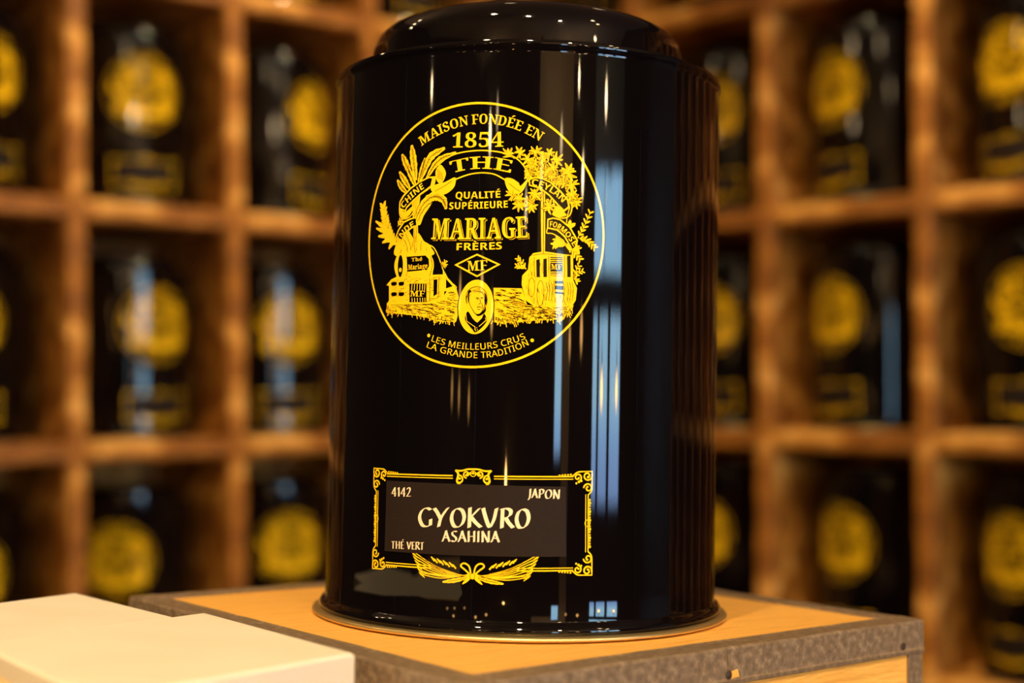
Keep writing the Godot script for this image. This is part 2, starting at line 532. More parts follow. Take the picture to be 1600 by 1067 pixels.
# the chest, in its own axes: x along the nearer side away from the camera, z towards the camera; origin at the near corner on the counter
func tea_chest() -> void:
	var o := thing("tea_chest", yaw(40.04, Vector3(-0.0144, COUNTER, -0.5181)))
	tag(o, "square plywood tea chest edged with dull tin strips, carrying the large tin", "tea chest")
	var a := 0.2958
	var b := 0.2904
	var h := CHEST
	var e := 0.0012
	part("top_panel", slab(Vector3(e, h - 0.008, e - b), Vector3(a - e, h - 0.0006, -e), 0.0003), m.ply, o)
	part("side_panel", slab(Vector3(e, 0.002, -0.008), Vector3(a - e, h - 0.008, -e), 0.0003), m.ply, o)
	part("side_panel", slab(Vector3(e, 0.002, -b + e), Vector3(a - e, h - 0.008, -b + 0.008), 0.0003), m.ply, o)
	part("side_panel", slab(Vector3(e, 0.002, -b + 0.008), Vector3(0.008, h - 0.008, -0.008), 0.0003), m.ply, o)
	part("side_panel", slab(Vector3(a - 0.008, 0.002, -b + 0.008), Vector3(a - e, h - 0.008, -0.008), 0.0003), m.ply, o)
	part("bottom_panel", slab(Vector3(0.008, 0.0, -b + 0.008), Vector3(a - 0.008, 0.008, -0.008), 0.0003), m.ply, o)
	# tin strips bent over the upper edges: a flat on the lid, a fall on the side, a rolled lip
	var w := 0.0148
	var fall := 0.0138
	for s in [[0.0, 0.1452], [0.1456, a]]:
		part("tin_strip", strip(s[1] - s[0], w, fall), m.tinplate, o, moved(Vector3(s[0], h, 0)))
	part("tin_strip", strip(a, w, fall), m.tinplate, o, Transform3D(Basis(Vector3.UP, PI), Vector3(a, h, -b)))
	for s in [[0.0, 0.118], [0.1184, b]]:
		part("tin_strip", strip(s[1] - s[0], w, fall), m.tinplate, o, Transform3D(Basis(Vector3.UP, -PI / 2), Vector3(0, h, -b + s[0])))
	part("tin_strip", strip(b, w, fall), m.tinplate, o, Transform3D(Basis(Vector3.UP, PI / 2), Vector3(a, h, 0)))
	# corner strips down the upright edges
	for q in [[0.0, 0.0, 1.0, -1.0], [a, 0.0, -1.0, -1.0], [0.0, -b, 1.0, 1.0], [a, -b, -1.0, 1.0]]:
		var st := SurfaceTool.new()
		st.begin(Mesh.PRIMITIVE_TRIANGLES)
		var x0: float = q[0]
		var z0: float = q[1]
		slab_into(st, Vector3(minf(x0, x0 + q[2] * 0.0125), 0.0, minf(z0, z0 + q[3] * 0.0008)), Vector3(maxf(x0, x0 + q[2] * 0.0125), h - 0.0155, maxf(z0, z0 + q[3] * 0.0008)), 0.0002)
		slab_into(st, Vector3(minf(x0, x0 + q[2] * 0.0008), 0.0, minf(z0, z0 + q[3] * 0.0125)), Vector3(maxf(x0, x0 + q[2] * 0.0008), h - 0.0155, maxf(z0, z0 + q[3] * 0.0125)), 0.0002)
		part("corner_strip", st.commit(), m.tinplate, o)
	part("bare_patch", prism([Vector2(0.1475, -0.0137), Vector2(0.1535, -0.0132), Vector2(0.1522, -0.0098), Vector2(0.1482, -0.0104)], -0.0003, 0.0007, 0.0002), m.ply, o, Transform3D(Basis(Vector3.RIGHT, Vector3.BACK, Vector3.DOWN) , Vector3(0, h, 0)) * Transform3D(Basis.IDENTITY.scaled(Vector3(1, 1, -1)), Vector3.ZERO))
	for x in [0.1463, 0.278]:
		part("nail", lathe([Vector2(0.0001, 0.0), Vector2(0.0022, 0.0), Vector2(0.0020, 0.0007), Vector2(0.0008, 0.0011), Vector2(0.0001, 0.0012)], 16), m.nail, o, Transform3D(Basis(Vector3.RIGHT, PI / 2), Vector3(x, h - 0.0118, 0.0)))


# one length of tin strip along x: its outer edge at the origin line, flat to -z, fall to -y
func strip(length: float, flat: float, fall: float) -> ArrayMesh:
	var outline := [Vector2(-flat, -0.0006), Vector2(-flat, 0.0002), Vector2(-flat + 0.0012, 0.0006), Vector2(-flat + 0.0030, 0.0002), Vector2(-0.0009, 0.0004), Vector2(-0.0002, 0.0001), Vector2(0.0004, -0.0008), Vector2(0.0004, -fall + 0.0004), Vector2(0.0012, -fall - 0.0004), Vector2(0.0010, -fall - 0.0020), Vector2(-0.0002, -fall - 0.0026), Vector2(-0.0011, -fall - 0.0026), Vector2(-0.0011, -0.0012)]
	var st := SurfaceTool.new()
	st.begin(Mesh.PRIMITIVE_TRIANGLES)
	var wob := FastNoiseLite.new()
	wob.frequency = 30.0
	var n := maxi(4, int(length / 0.008))
	for i in n:
		var x0 := length * i / n
		var x1 := length * (i + 1) / n
		var d0 := 0.00025 * wob.get_noise_1d(x0)
		var d1 := 0.00025 * wob.get_noise_1d(x1)
		for k in outline.size():
			var p: Vector2 = outline[k]
			var q: Vector2 = outline[(k + 1) % outline.size()]
			var o2 := Vector2(-(q - p).y, (q - p).x)
			quad(st, Vector3(x0, p.y + d0, p.x), Vector3(x1, p.y + d1, p.x), Vector3(x1, q.y + d1, q.x), Vector3(x0, q.y + d0, q.x), Vector3(0, o2.y, o2.x))
	for e in [0.0, length]:
		var out := Vector3.LEFT if e == 0.0 else Vector3.RIGHT
		quad(st, Vector3(e, outline[0].y, outline[0].x), Vector3(e, outline[2].y, outline[2].x), Vector3(e, outline[5].y, outline[5].x), Vector3(e, outline[12].y, outline[12].x), out)
		quad(st, Vector3(e, outline[6].y, outline[6].x), Vector3(e, outline[9].y, outline[9].x), Vector3(e, outline[11].y, outline[11].x), Vector3(e, outline[12].y, outline[12].x), out)
	return st.commit()


func beside_chest(u: float, v: float) -> Vector2:     # the chest's axes as a place in the room
	var t := deg_to_rad(40.04)
	return Vector2(-0.0144 + u * cos(t) - v * sin(t), -0.5181 - u * sin(t) - v * cos(t))


func carton(called: String, corners: Array, y1: float, mat: Material, label: String) -> void:
	var mid := Vector2.ZERO
	for c in corners: mid += beside_chest(c.x, c.y) / 4.0
	var outline := []
	for c in corners: outline.append(beside_chest(c.x, c.y) - mid)
	var o := thing(called, moved(Vector3(mid.x, COUNTER, mid.y)))
	tag(o, label, "carton")
	part("body", prism(outline, 0.0, y1 - 0.020 - COUNTER, 0.0006), mat, o)
	part("lid", prism(outline.map(func(p): return p * 1.004), y1 - 0.0195 - COUNTER, y1 - COUNTER, 0.0012), mat, o)


func cartons() -> void:
	var y := COUNTER + CHEST
	carton("paper_carton", [Vector2(-0.0104, 0.1867), Vector2(-0.0126, 0.0569), Vector2(-0.1300, 0.0330), Vector2(-0.1250, 0.1600)], y + 0.005, m.paper, "cream paper carton nearest the camera, touching the near side of the tea chest")
	carton("paper_carton", [Vector2(-0.0314, 0.2869), Vector2(-0.0270, 0.1838), Vector2(-0.1400, 0.1572), Vector2(-0.1470, 0.2490)], y + 0.0046, m.paper, "cream paper carton behind the nearer one, a dark gap from the chest corner")
	carton("paper_carton", [Vector2(-0.1350, 0.1500), Vector2(-0.1385, 0.0300), Vector2(-0.2500, 0.0000), Vector2(-0.2500, 0.1200)], y + 0.002, m.kraft, "ochre paper carton, lowest of the three, at the bottom edge of the picture")


# ---------------------------------------------------------------------------------------------
# the tin
func tea_tin() -> Node3D:
	var o := thing("tea_tin", yaw(-14.28, Vector3(0.00626, COUNTER + CHEST + 0.0002, -0.7201)))
	var wall := [Vector2(0.0001, 0.0022), Vector2(0.1024, 0.0022), Vector2(0.1029, 0.0027), Vector2(0.1030, 0.0040), Vector2(0.1026, 0.0055), Vector2(0.1016, 0.0067), Vector2(0.1006, 0.0073), Vector2(0.1002, 0.0077), Vector2(0.1000, 0.0083), Vector2(0.1, 0.02), Vector2(0.1, 0.14), Vector2(0.1, TOP - 0.006), Vector2(0.1000, TOP - 0.0044), Vector2(0.1006, TOP - 0.0034), Vector2(0.1010, TOP - 0.0018), Vector2(0.1006, TOP - 0.0004), Vector2(0.0996, TOP), Vector2(0.0985, TOP - 0.0006), Vector2(0.0978, TOP - 0.0020), Vector2(0.0970, TOP - 0.0034), Vector2(0.0001, TOP - 0.0034)]
	part("body", lathe(wall, 160), m.enamel, o)
	part("base_ring", lathe([Vector2(0.095, 0.0), Vector2(0.1055, 0.0), Vector2(0.1063, 0.0005), Vector2(0.1064, 0.0012), Vector2(0.1059, 0.0019), Vector2(0.1048, 0.0023), Vector2(0.095, 0.0023)], 160), m.brass, o)
	var y := TOP + 0.0112
	part("lid", lathe([Vector2(0.0812, TOP - 0.0034), Vector2(0.0812, TOP + 0.003), Vector2(0.0812, y + 0.0030), Vector2(0.0809, y + 0.0055), Vector2(0.0802, y + 0.0080), Vector2(0.0790, y + 0.0102), Vector2(0.0774, y + 0.0121), Vector2(0.0752, y + 0.0137), Vector2(0.0722, y + 0.0151), Vector2(0.0682, y + 0.0162), Vector2(0.0630, y + 0.0170), Vector2(0.0560, y + 0.0176), Vector2(0.03, y + 0.0182), Vector2(0.0001, y + 0.0184)], 160), m.enamel, o, moved(Vector3(-0.001, 0, 0)))
	emblem()
	var g := printed(["G", "T", "W", "T1", "T2", "X", "Z"], [0.04, 0.10, 0.14, 0.14, 0.18, 0.20, 0.24])
	part("gold_emblem", g, m.gold_ink, o)
	var k := printed(["K", "J", "K1", "K2", "Y"], [0.07, 0.12, 0.12, 0.16, 0.22])
	part("engraved_lines", k, m.black_ink, o)
	ink.clear()
	label_frame()
	part("gold_frame", printed(["G"], [0.05]), m.gold_ink, o)
	part("frame_lines", printed(["K"], [0.095]), m.black_ink, o)
	ink.clear()
	fill("S", [-43.6, 68.9, 0.0, 68.8, 44.1, 68.6, 44.5, 53.0, 44.8, 37.4, 0.0, 36.9, -43.9, 36.4, -43.7, 53.0], 0)
	part("sticker", printed(["S"], [0.16]), m.sticker, o)
	ink.clear()
	return o


func name_label(o: Node3D) -> void:
	ink.clear()
	name_on_label()
	var p := printed(["L"], [0.21])
	part("lettering", p, m.cream_ink, o.get_node("sticker"))
	ink.clear()


# ---------------------------------------------------------------------------------------------
# print: flat shapes in millimetres, gathered in layers and bent round the tin
func tri(k: String, a: Vector2, b: Vector2, c: Vector2) -> void:
	if not ink.has(k): ink[k] = PackedVector2Array()
	var x := (b - a).cross(c - a)
	if absf(x) < 1e-7: return
	var ab := a.distance_squared_to(b)
	var bc := b.distance_squared_to(c)
	var ca := c.distance_squared_to(a)
	var most := maxf(ab, maxf(bc, ca))
	if most > 25.0:
		if most == ab:
			tri(k, a, (a + b) * 0.5, c); tri(k, (a + b) * 0.5, b, c)
		elif most == bc:
			tri(k, a, b, (b + c) * 0.5); tri(k, a, (b + c) * 0.5, c)
		else:
			tri(k, a, b, (c + a) * 0.5); tri(k, (c + a) * 0.5, b, c)
		return
	var to: PackedVector2Array = ink[k]
	if x > 0.0: to.append_array(PackedVector2Array([a, c, b]))
	else: to.append_array(PackedVector2Array([a, b, c]))
	ink[k] = to


func printed(layers: Array, lifts: Array) -> ArrayMesh:
	var v := PackedVector3Array()
	var n := PackedVector3Array()
	for i in layers.size():
		var r: float = R + lifts[i] * 0.001
		for p in ink.get(layers[i], PackedVector2Array()):
			var q: float = p.x / 100.0
			var e := Vector3(sin(q), 0, cos(q))
			v.append(e * r + Vector3.UP * p.y * 0.001)
			n.append(e)
	return surface(v, n, PackedInt32Array(range(v.size())))


func points(flat: Array) -> PackedVector2Array:
	var p := PackedVector2Array()
	for i in flat.size() / 2: p.append(Vector2(flat[i * 2], flat[i * 2 + 1]))
	return p


func smoothed(p: PackedVector2Array, closed: bool, steps := 5) -> PackedVector2Array:
	var out := PackedVector2Array()
	var n := p.size()
	for i in (n if closed else n - 1):
		var a := p[(i - 1 + n) % n] if closed or i > 0 else p[0] * 2.0 - p[1]
		var b := p[i]
		var c := p[(i + 1) % n]
		var d := p[(i + 2) % n] if closed or i < n - 2 else p[n - 1] * 2.0 - p[n - 2]
		for s in steps: out.append(b.cubic_interpolate(c, a, d, float(s) / steps))
	if not closed: out.append(p[n - 1])
	return out


func fill(k: String, flat: Array, smooth := 1) -> void:
	var p := points(flat)
	if smooth: p = smoothed(p, true, 4)
	fill_points(k, p)


func fill_points(k: String, p: PackedVector2Array) -> void:
	var t := Geometry2D.triangulate_polygon(p)
	for i in t.size() / 3: tri(k, p[t[i * 3]], p[t[i * 3 + 1]], p[t[i * 3 + 2]])


func line(k: String, flat: Array, width: float, smooth := 1, closed := 0) -> void:
	var p := points(flat)
	if smooth and p.size() > 2: p = smoothed(p, closed == 1)
	stroke(k, p, width, closed == 1)


func stroke(k: String, p: PackedVector2Array, width: float, closed := false) -> void:
	var n := p.size()
	var side := PackedVector2Array()
	for i in n:
		var a := p[(i - 1 + n) % n] if closed or i > 0 else p[i]
		var b := p[(i + 1) % n] if closed or i < n - 1 else p[i]
		var d0 := (p[i] - a).normalized()
		var d1 := (b - p[i]).normalized()
		var t := (d0 + d1).normalized()
		var c := maxf(0.35, absf(t.dot(d1 if d1 != Vector2.ZERO else d0)))
		side.append(t.orthogonal() * width * 0.5 / c)
	for i in (n if closed else n - 1):
		var j := (i + 1) % n
		tri(k, p[i] - side[i], p[i] + side[i], p[j] + side[j])
		tri(k, p[i] - side[i], p[j] + side[j], p[j] - side[j])


func oval_points(c: Vector2, rx: float, ry: float, turn := 0.0) -> PackedVector2Array:
	var p := PackedVector2Array()
	var n := 160 if rx > 30.0 else 40
	for i in n: p.append(c + Vector2(cos(TAU * i / n) * rx, sin(TAU * i / n) * ry).rotated(turn))
	return p


func oval(k: String, c: Array, rx: float, ry: float, turn: float) -> void:
	fill_points(k, oval_points(Vector2(c[0], c[1]), rx, ry, turn))


func oval_line(k: String, c: Array, rx: float, ry: float, width: float) -> void:
	stroke(k, oval_points(Vector2(c[0], c[1]), rx, ry), width, true)


func ring_poly(k: String, flat: Array, width: float) -> void:
	stroke(k, points(flat), width, true)


func dot(k: String, c: Array, r: float) -> void:
	var p := PackedVector2Array()
	for i in 10: p.append(Vector2(c[0], c[1]) + Vector2(cos(TAU * i / 10), sin(TAU * i / 10)) * r)
	fill_points(k, p)


# a leaf along a bent midrib
func blade(k: String, flat: Array, width: float) -> void:
	var p := smoothed(points(flat), false, 7)
	var l := PackedVector2Array()
	var r := PackedVector2Array()
	for i in p.size():
		var t := float(i) / (p.size() - 1)
		var d := (p[mini(i + 1, p.size() - 1)] - p[maxi(i - 1, 0)]).normalized().orthogonal()
		var w := width * 0.5 * pow(sin(PI * clampf(t * 0.86 + 0.07, 0.0, 1.0)), 0.8) * (1.0 + 0.12 * sin(i * 2.3))
		l.append(p[i] + d * w)
		r.append(p[i] - d * w)
	for i in p.size() - 1:
		tri(k, l[i], r[i], l[i + 1])
		tri(k, r[i], r[i + 1], l[i + 1])


# a twig with leaflets on both sides, from its tip
func sprig(k: String, flat: Array, pairs: int, size: float) -> void:
	var p := smoothed(points(flat), false, 6)
	stroke(k, p, 0.28)
	for i in pairs:
		var t := (i + 0.3) / pairs * (p.size() - 1)
		var q := p[int(t)].lerp(p[mini(int(t) + 1, p.size() - 1)], t - int(t))
		var d := (p[maxi(int(t) - 1, 0)] - p[mini(int(t) + 1, p.size() - 1)]).normalized()
		for s in [-0.75, 0.75]:
			var tip: Vector2 = q + d.rotated(s * rng.randf_range(0.8, 1.15)) * size * (0.75 + 0.25 * sin(PI * (i + 1.0) / (pairs + 1)))
			blade(k, [tip.x, tip.y, (tip.x + q.x) * 0.5 + d.x * 0.15, (tip.y + q.y) * 0.5 + d.y * 0.15, q.x, q.y], size * 0.34)


# a whorl of leaflets with a dark edge and midribs, on one of two levels
func cluster(level: int, c: Array, r: float) -> void:
	var o := Vector2(c[0], c[1])
	var turn := rng.randf() * TAU
	var n := 7 + rng.randi() % 4
	for i in n:
		var tip := o + Vector2.from_angle(turn + TAU * i / n + rng.randf_range(-0.2, 0.2)) * r * rng.randf_range(0.75, 1.15)
		var side := (tip - o).orthogonal() * rng.randf_range(-0.12, 0.12)
		var mid := (o + tip) * 0.5 + side
		var out := tip + (tip - o).normalized() * 0.3
		blade("K%d" % level, [out.x, out.y, mid.x, mid.y, o.x, o.y], r * 0.30 + 0.55)
		blade("T%d" % level, [tip.x, tip.y, mid.x, mid.y, o.x, o.y], r * 0.30)
		if i % 2 == 0: stroke("Y", PackedVector2Array([o.lerp(mid, 0.5), mid, mid.lerp(tip, 0.6)]), 0.15)


# a large leaf: dark edge, blade, ragged midrib and veins
func big_leaf(level: int, flat: Array, width: float) -> void:
	blade("K%d" % level, flat, width + 0.7)
	blade("T%d" % level, flat, width)
	var p := smoothed(points(flat), false, 7)
	var n := p.size()
	var rib := PackedVector2Array()
	for i in range(2, n - 1): rib.append(p[i] + Vector2(rng.randf_range(-0.12, 0.12), rng.randf_range(-0.12, 0.12)))
	stroke("Y", rib, 0.24)
	for i in range(2, n - 3):
		var d := (p[i] - p[i + 1]).normalized()
		for sd in [-0.6, 0.6]:
			if rng.randf() < 0.75: stroke("Y", PackedVector2Array([p[i], p[i] + d.rotated(sd) * width * rng.randf_range(0.28, 0.48)]), 0.15)


func glyph_shapes(s: String, kind: String) -> Dictionary:
	var key := kind + s
	if glyph_cache.has(key): return glyph_cache[key]
	var f := SystemFont.new()
	f.font_names = PackedStringArray(["Droid Serif" if kind.begins_with("serif") else "Droid Sans"])
	f.font_weight = 700 if kind.ends_with("bold") else 400
	var t := TextMesh.new()
	t.font = f
	t.font_size = 64
	t.pixel_size = 0.01
	t.depth = 0.0
	t.curve_step = 1.0
	t.text = s
	t.horizontal_alignment = HORIZONTAL_ALIGNMENT_LEFT
	var tris := PackedVector2Array()
	var lo := Vector2(1e9, 1e9)
	var hi := -lo
	for g in t.get_surface_count():
		var a := t.surface_get_arrays(g)
		var v: PackedVector3Array = a[Mesh.ARRAY_VERTEX]
		var idx: PackedInt32Array = a[Mesh.ARRAY_INDEX] if a[Mesh.ARRAY_INDEX] != null else PackedInt32Array(range(v.size()))
		for i in idx:
			var p := Vector2(v[i].x, v[i].y)
			tris.append(p)
			lo = lo.min(p)
			hi = hi.max(p)
	glyph_cache[key] = {"tris": tris, "lo": lo, "hi": hi}
	return glyph_cache[key]


# lettering on a line bent through three points (left end, middle, right end), cap high
func text(k: String, s: String, kind: String, flat: Array, cap: float) -> void:
	var g := glyph_shapes(s, kind)
	var ref := glyph_shapes("H", kind)
	var p := points(flat)
	var tall: float = ref.hi.y - ref.lo.y
	var t: PackedVector2Array = g.tris
	var out := PackedVector2Array()
	for q in t:
		var u: float = (q.x - g.lo.x) / (g.hi.x - g.lo.x)
		out.append(on_line(p, u, (q.y - ref.lo.y) / tall * cap))
	for i in out.size() / 3: tri(k, out[i * 3], out[i * 3 + 1], out[i * 3 + 2])


func on_line(p: PackedVector2Array, u: float, above: float) -> Vector2:
	var a := p[0] * (2 * u - 1) * (u - 1) + p[1] * 4 * u * (1 - u) + p[2] * u * (2 * u - 1)
	var d := p[0] * (4 * u - 3) + p[1] * (4 - 8 * u) + p[2] * (4 * u - 1)
	return a + d.normalized().orthogonal() * -above if d.normalized().orthogonal().y < 0 else a + d.normalized().orthogonal() * above


# broad-nib capitals: every glyph is a width and its strokes, in units of the cap height
const NIB := {
	"G": [0.74, [[0.66, 0.90, 0.46, 1.0, 0.20, 0.86, 0.06, 0.48, 0.20, 0.08, 0.44, 0.0, 0.64, 0.10], [0.66, 0.40, 0.64, 0.06]]],
	"Y": [0.74, [[0.02, 0.99, 0.18, 0.76, 0.34, 0.44], [0.74, 1.02, 0.52, 0.72, 0.34, 0.40, 0.24, 0.0]]],
	"O": [0.80, [[0.44, 1.0, 0.20, 0.86, 0.08, 0.46, 0.20, 0.06, 0.42, 0.0, 0.64, 0.18, 0.74, 0.54, 0.64, 0.88, 0.44, 1.0]]],
	"K": [0.72, [[0.14, 1.04, 0.12, 0.5, 0.10, -0.02], [0.62, 1.0, 0.36, 0.72, 0.14, 0.5], [0.20, 0.54, 0.42, 0.26, 0.70, 0.0]]],
	"U": [0.78, [[0.0, 1.02, 0.10, 0.62, 0.26, 0.14, 0.36, 0.0], [0.36, 0.0, 0.56, 0.42, 0.70, 1.02]]],
	"R": [0.70, [[0.14, 1.0, 0.12, 0.5, 0.10, -0.02], [0.02, 0.96, 0.34, 1.02, 0.56, 0.90, 0.54, 0.68, 0.36, 0.54, 0.16, 0.50], [0.30, 0.52, 0.46, 0.26, 0.70, 0.0]]],
	"A": [0.72, [[0.02, 0.0, 0.22, 0.5, 0.38, 1.04], [0.36, 1.02, 0.50, 0.5, 0.68, 0.0], [0.14, 0.36, 0.54, 0.36]]],
	"S": [0.54, [[0.50, 0.92, 0.32, 1.0, 0.12, 0.86, 0.16, 0.62, 0.40, 0.42, 0.46, 0.18, 0.28, 0.0, 0.04, 0.10]]],
	"H": [0.74, [[0.12, 1.02, 0.12, 0.0], [0.62, 1.02, 0.60, 0.0], [0.10, 0.50, 0.62, 0.54]]],
	"I": [0.28, [[0.14, 1.02, 0.12, 0.0]]],
	"N": [0.76, [[0.12, 0.0, 0.12, 1.0], [0.08, 1.02, 0.34, 0.54, 0.62, 0.0], [0.64, 0.0, 0.66, 1.04]]],
	"J": [0.34, [[0.22, 1.0, 0.22, 0.4, 0.16, 0.0, 0.0, -0.26]]],
	"P": [0.64, [[0.14, 1.0, 0.12, 0.0], [0.02, 0.95, 0.34, 1.02, 0.58, 0.86, 0.52, 0.58, 0.32, 0.46, 0.14, 0.48]]],
	"T": [0.60, [[0.0, 0.94, 0.30, 0.97, 0.60, 1.0], [0.32, 0.97, 0.30, 0.5, 0.28, 0.0]]],
	"É": [0.54, [[0.12, 1.0, 0.12, 0.0], [0.10, 0.97, 0.48, 0.99], [0.12, 0.52, 0.42, 0.53], [0.10, 0.03, 0.50, 0.04], [0.28, 1.14, 0.42, 1.32]]],
	"E": [0.54, [[0.12, 1.0, 0.12, 0.0], [0.10, 0.97, 0.48, 0.99], [0.12, 0.52, 0.42, 0.53], [0.10, 0.03, 0.50, 0.04]]],
	"V": [0.64, [[0.02, 1.0, 0.16, 0.5, 0.28, 0.0], [0.28, 0.0, 0.46, 0.5, 0.60, 1.02]]],
	"4": [0.66, [[0.44, 0.0, 0.44, 1.0], [0.44, 1.0, 0.04, 0.32], [0.04, 0.30, 0.62, 0.32]]],
	"1": [0.34, [[0.06, 0.82, 0.20, 1.0], [0.20, 1.0, 0.19, 0.0]]],
	"2": [0.58, [[0.06, 0.80, 0.22, 1.0, 0.44, 0.92, 0.44, 0.68, 0.26, 0.34, 0.04, 0.04], [0.04, 0.04, 0.54, 0.06]]],
	" ": [0.30, []],
}


func nib_text(s: String, flat: Array, cap: float) -> void:
	var p := points(flat)
	var gap := 0.10
	var total := -gap
	for i in s.length(): total += NIB[s[i]][0] + gap
	var x := 0.0
	var nib := Vector2.from_angle(deg_to_rad(22.0)) * cap * 0.108
	for i in s.length():
		for path in NIB[s[i]][1]:
			var q := points(path)
			if q.size() > 2: q = smoothed(q, false, 6)
			var w := PackedVector2Array()
			for v in q: w.append(on_line(p, (x + v.x) / total, v.y * cap))
			stroke("L", w, cap * 0.05)
			for j in w.size() - 1:
				tri("L", w[j] - nib, w[j] + nib, w[j + 1] + nib)
				tri("L", w[j] - nib, w[j + 1] + nib, w[j + 1] - nib)
		x += NIB[s[i]][0] + gap


# a scroll that winds inwards
func scroll(k: String, c: Vector2, r: float, from: float, turns: float, width: float) -> void:
	var p := PackedVector2Array()
	var n := int(absf(turns) * 16) + 4
	for i in n + 1:
		var t := float(i) / n
		p.append(c + Vector2.from_angle(from + TAU * turns * t) * r * (1.0 - 0.72 * t))
	stroke(k, p, width)
	dot(k, [p[n].x, p[n].y], width * 0.75)


func label_frame() -> void:
	var tilt := deg_to_rad(0.7)
	var c := Vector2(2.3, 51.6)
	var w := 52.6
	var h := 21.0
	var keep := ink
	ink = {}
	# double rules
	for e in [[-w + 7, -9.6, 1.0], [9.6, w - 7, 1.0], [-w + 7, -20.0, -1.0], [20.0, w - 7, -1.0]]:
		for d in [0.0, 1.15]:
			stroke("G", PackedVector2Array([Vector2(e[0], e[2] * (h - d)), Vector2((e[0] + e[1]) * 0.5, e[2] * (h - d)), Vector2(e[1], e[2] * (h - d))]), 0.62 if d == 0.0 else 0.42)
	for sx in [-1.0, 1.0]:
		for d in [0.0, 1.15]:
			stroke("G", PackedVector2Array([Vector2(sx * (w - d), -h + 8), Vector2(sx * (w - d), 0), Vector2(sx * (w - d), h - 8)]), 0.55 if d == 0.0 else 0.40)
		# beads and scallops along the upright sides
		for i in 17:
			dot("G", [sx * (w + 0.75), -10.5 + i * 1.31], 0.52 if i % 3 else 0.75)
		oval_line("G", [sx * (w - 0.3), 0.0], 1.2, 1.5, 0.4)
		for sy in [-1.0, 1.0]:
			var o := Vector2(float(sx) * w, float(sy) * h)
			var f: float = -sx * sy
			scroll("G", o + Vector2(-sx * 0.3, sy * 0.3), 2.3, (0.0 if sx > 0 else PI) - f * 0.4, f * 1.25, 0.78)
			scroll("G", o + Vector2(-sx * 5.0, -sy * 0.4), 2.0, -sy * PI / 2, -f * 1.15, 0.72)
			scroll("G", o + Vector2(sx * 0.0, -sy * 5.2), 2.2, PI if sx > 0 else 0.0, f * 1.15, 0.72)
			stroke("G", smoothed(PackedVector2Array([o + Vector2(-sx * 7.6, 0), o + Vector2(-sx * 5.2, sy * 1.9), o + Vector2(-sx * 2.6, sy * 2.2)]), false), 0.62)
			stroke("G", smoothed(PackedVector2Array([o + Vector2(0, -sy * 8.4), o + Vector2(sx * 1.7, -sy * 6.2), o + Vector2(sx * 1.9, -sy * 2.4)]), false), 0.62)
			stroke("G", PackedVector2Array([o + Vector2(-sx * 2.6, sy * 2.2), o + Vector2(sx * 1.9, sy * 2.3), o + Vector2(sx * 1.9, -sy * 2.4)]), 0.55)
			for i in 5: dot("G", [o.x - sx * (8.2 + i * 1.3), o.y + sy * (0.9 - 0.1 * i)], 0.46)
			for i in 3: dot("G", [o.x - sx * (3.2 + i * 1.2), o.y - sy * (2.0 + i * 0.5)], 0.5)
	# the crest in the middle of the upper rule
	for s in [-1.0, 1.0]:
		scroll("G", Vector2(s * 6.6, h - 1.7), 2.0, PI * 0.5, s * 1.1, 0.75)
		scroll("G", Vector2(s * 3.0, h + 0.7), 1.7, -PI * 0.5, s * 1.1, 0.66)
		stroke("G", smoothed(PackedVector2Array([Vector2(s * 8.4, h + 2.6), Vector2(s * 7.0, h + 0.8), Vector2(s * 7.6, h - 2.4), Vector2(s * 6.2, h - 4.0)]), false), 0.95)
		stroke("G", smoothed(PackedVector2Array([Vector2(s * 8.4, h + 2.4), Vector2(s * 5.4, h + 2.3), Vector2(s * 2.6, h + 3.0), Vector2(0, h + 3.1)]), false), 0.75)
	for i in 5: dot("G", [-2.6 + i * 1.3, h + 0.9 + 0.35 * cos((i - 2) * 1.0)], 0.6)
	oval_line("G", [0.0, h + 1.0], 1.3, 1.2, 0.35)
	# sheaves tied with a bow under the lower rule
	for s in [-1.0, 1.0]:
		for i in 7:
			var end := Vector2(s * (30.5 - i * 0.8), -h + 7.6 - i * 1.75)
			var mid := Vector2(s * (16.5 - i * 0.4), -h + 0.6 - i * 0.80)
			stroke("G", smoothed(PackedVector2Array([Vector2(s * 1.0, -h - 3.4 + i * 0.25), mid, end]), false, 8), 0.42)
			blade("G", [end.x + s * 0.6, end.y + 0.9, end.x * 0.97, end.y - 0.2, end.x * 0.90, end.y - 1.6], 0.75)
		for i in 5: blade("G", [s * (26.0 - i * 2.2), -h - 2.3 - i * 0.25, s * (19.0 - i * 2.0), -h - 2.6 - i * 0.2, s * 8.0, -h - 3.0], 0.6)
		for i in 8:
			var q := Vector2(s * (8.0 + i * 1.5), -h + 0.6 + 0.35 * i + 0.5 * (i % 2))
			dot("G", [q.x, q.y], 0.44)
			blade("G", [q.x + s * 1.6, q.y + 1.7, q.x + s * 0.7, q.y + 0.8, q.x, q.y], 0.8)
		stroke("G", smoothed(PackedVector2Array([Vector2(s * 0.6, -h - 2.6), Vector2(s * 3.0, -h - 0.4), Vector2(s * 5.4, -h + 1.6), Vector2(s * 4.0, -h + 2.9), Vector2(s * 1.6, -h + 1.6), Vector2(s * 0.6, -h - 2.2)]), false), 0.75)
		blade("G", [s * 14.2, -h - 5.9, s * 8.0, -h - 4.9, s * 0.8, -h - 3.0], 1.9)
		stroke("K", PackedVector2Array([Vector2(s * 11.5, -h - 5.5), Vector2(s * 7.0, -h - 4.7), Vector2(s * 2.5, -h - 3.5)]), 0.22)
		blade("G", [s * 4.6, -h - 6.4, s * 2.8, -h - 4.9, s * 0.5, -h - 3.2], 1.2)
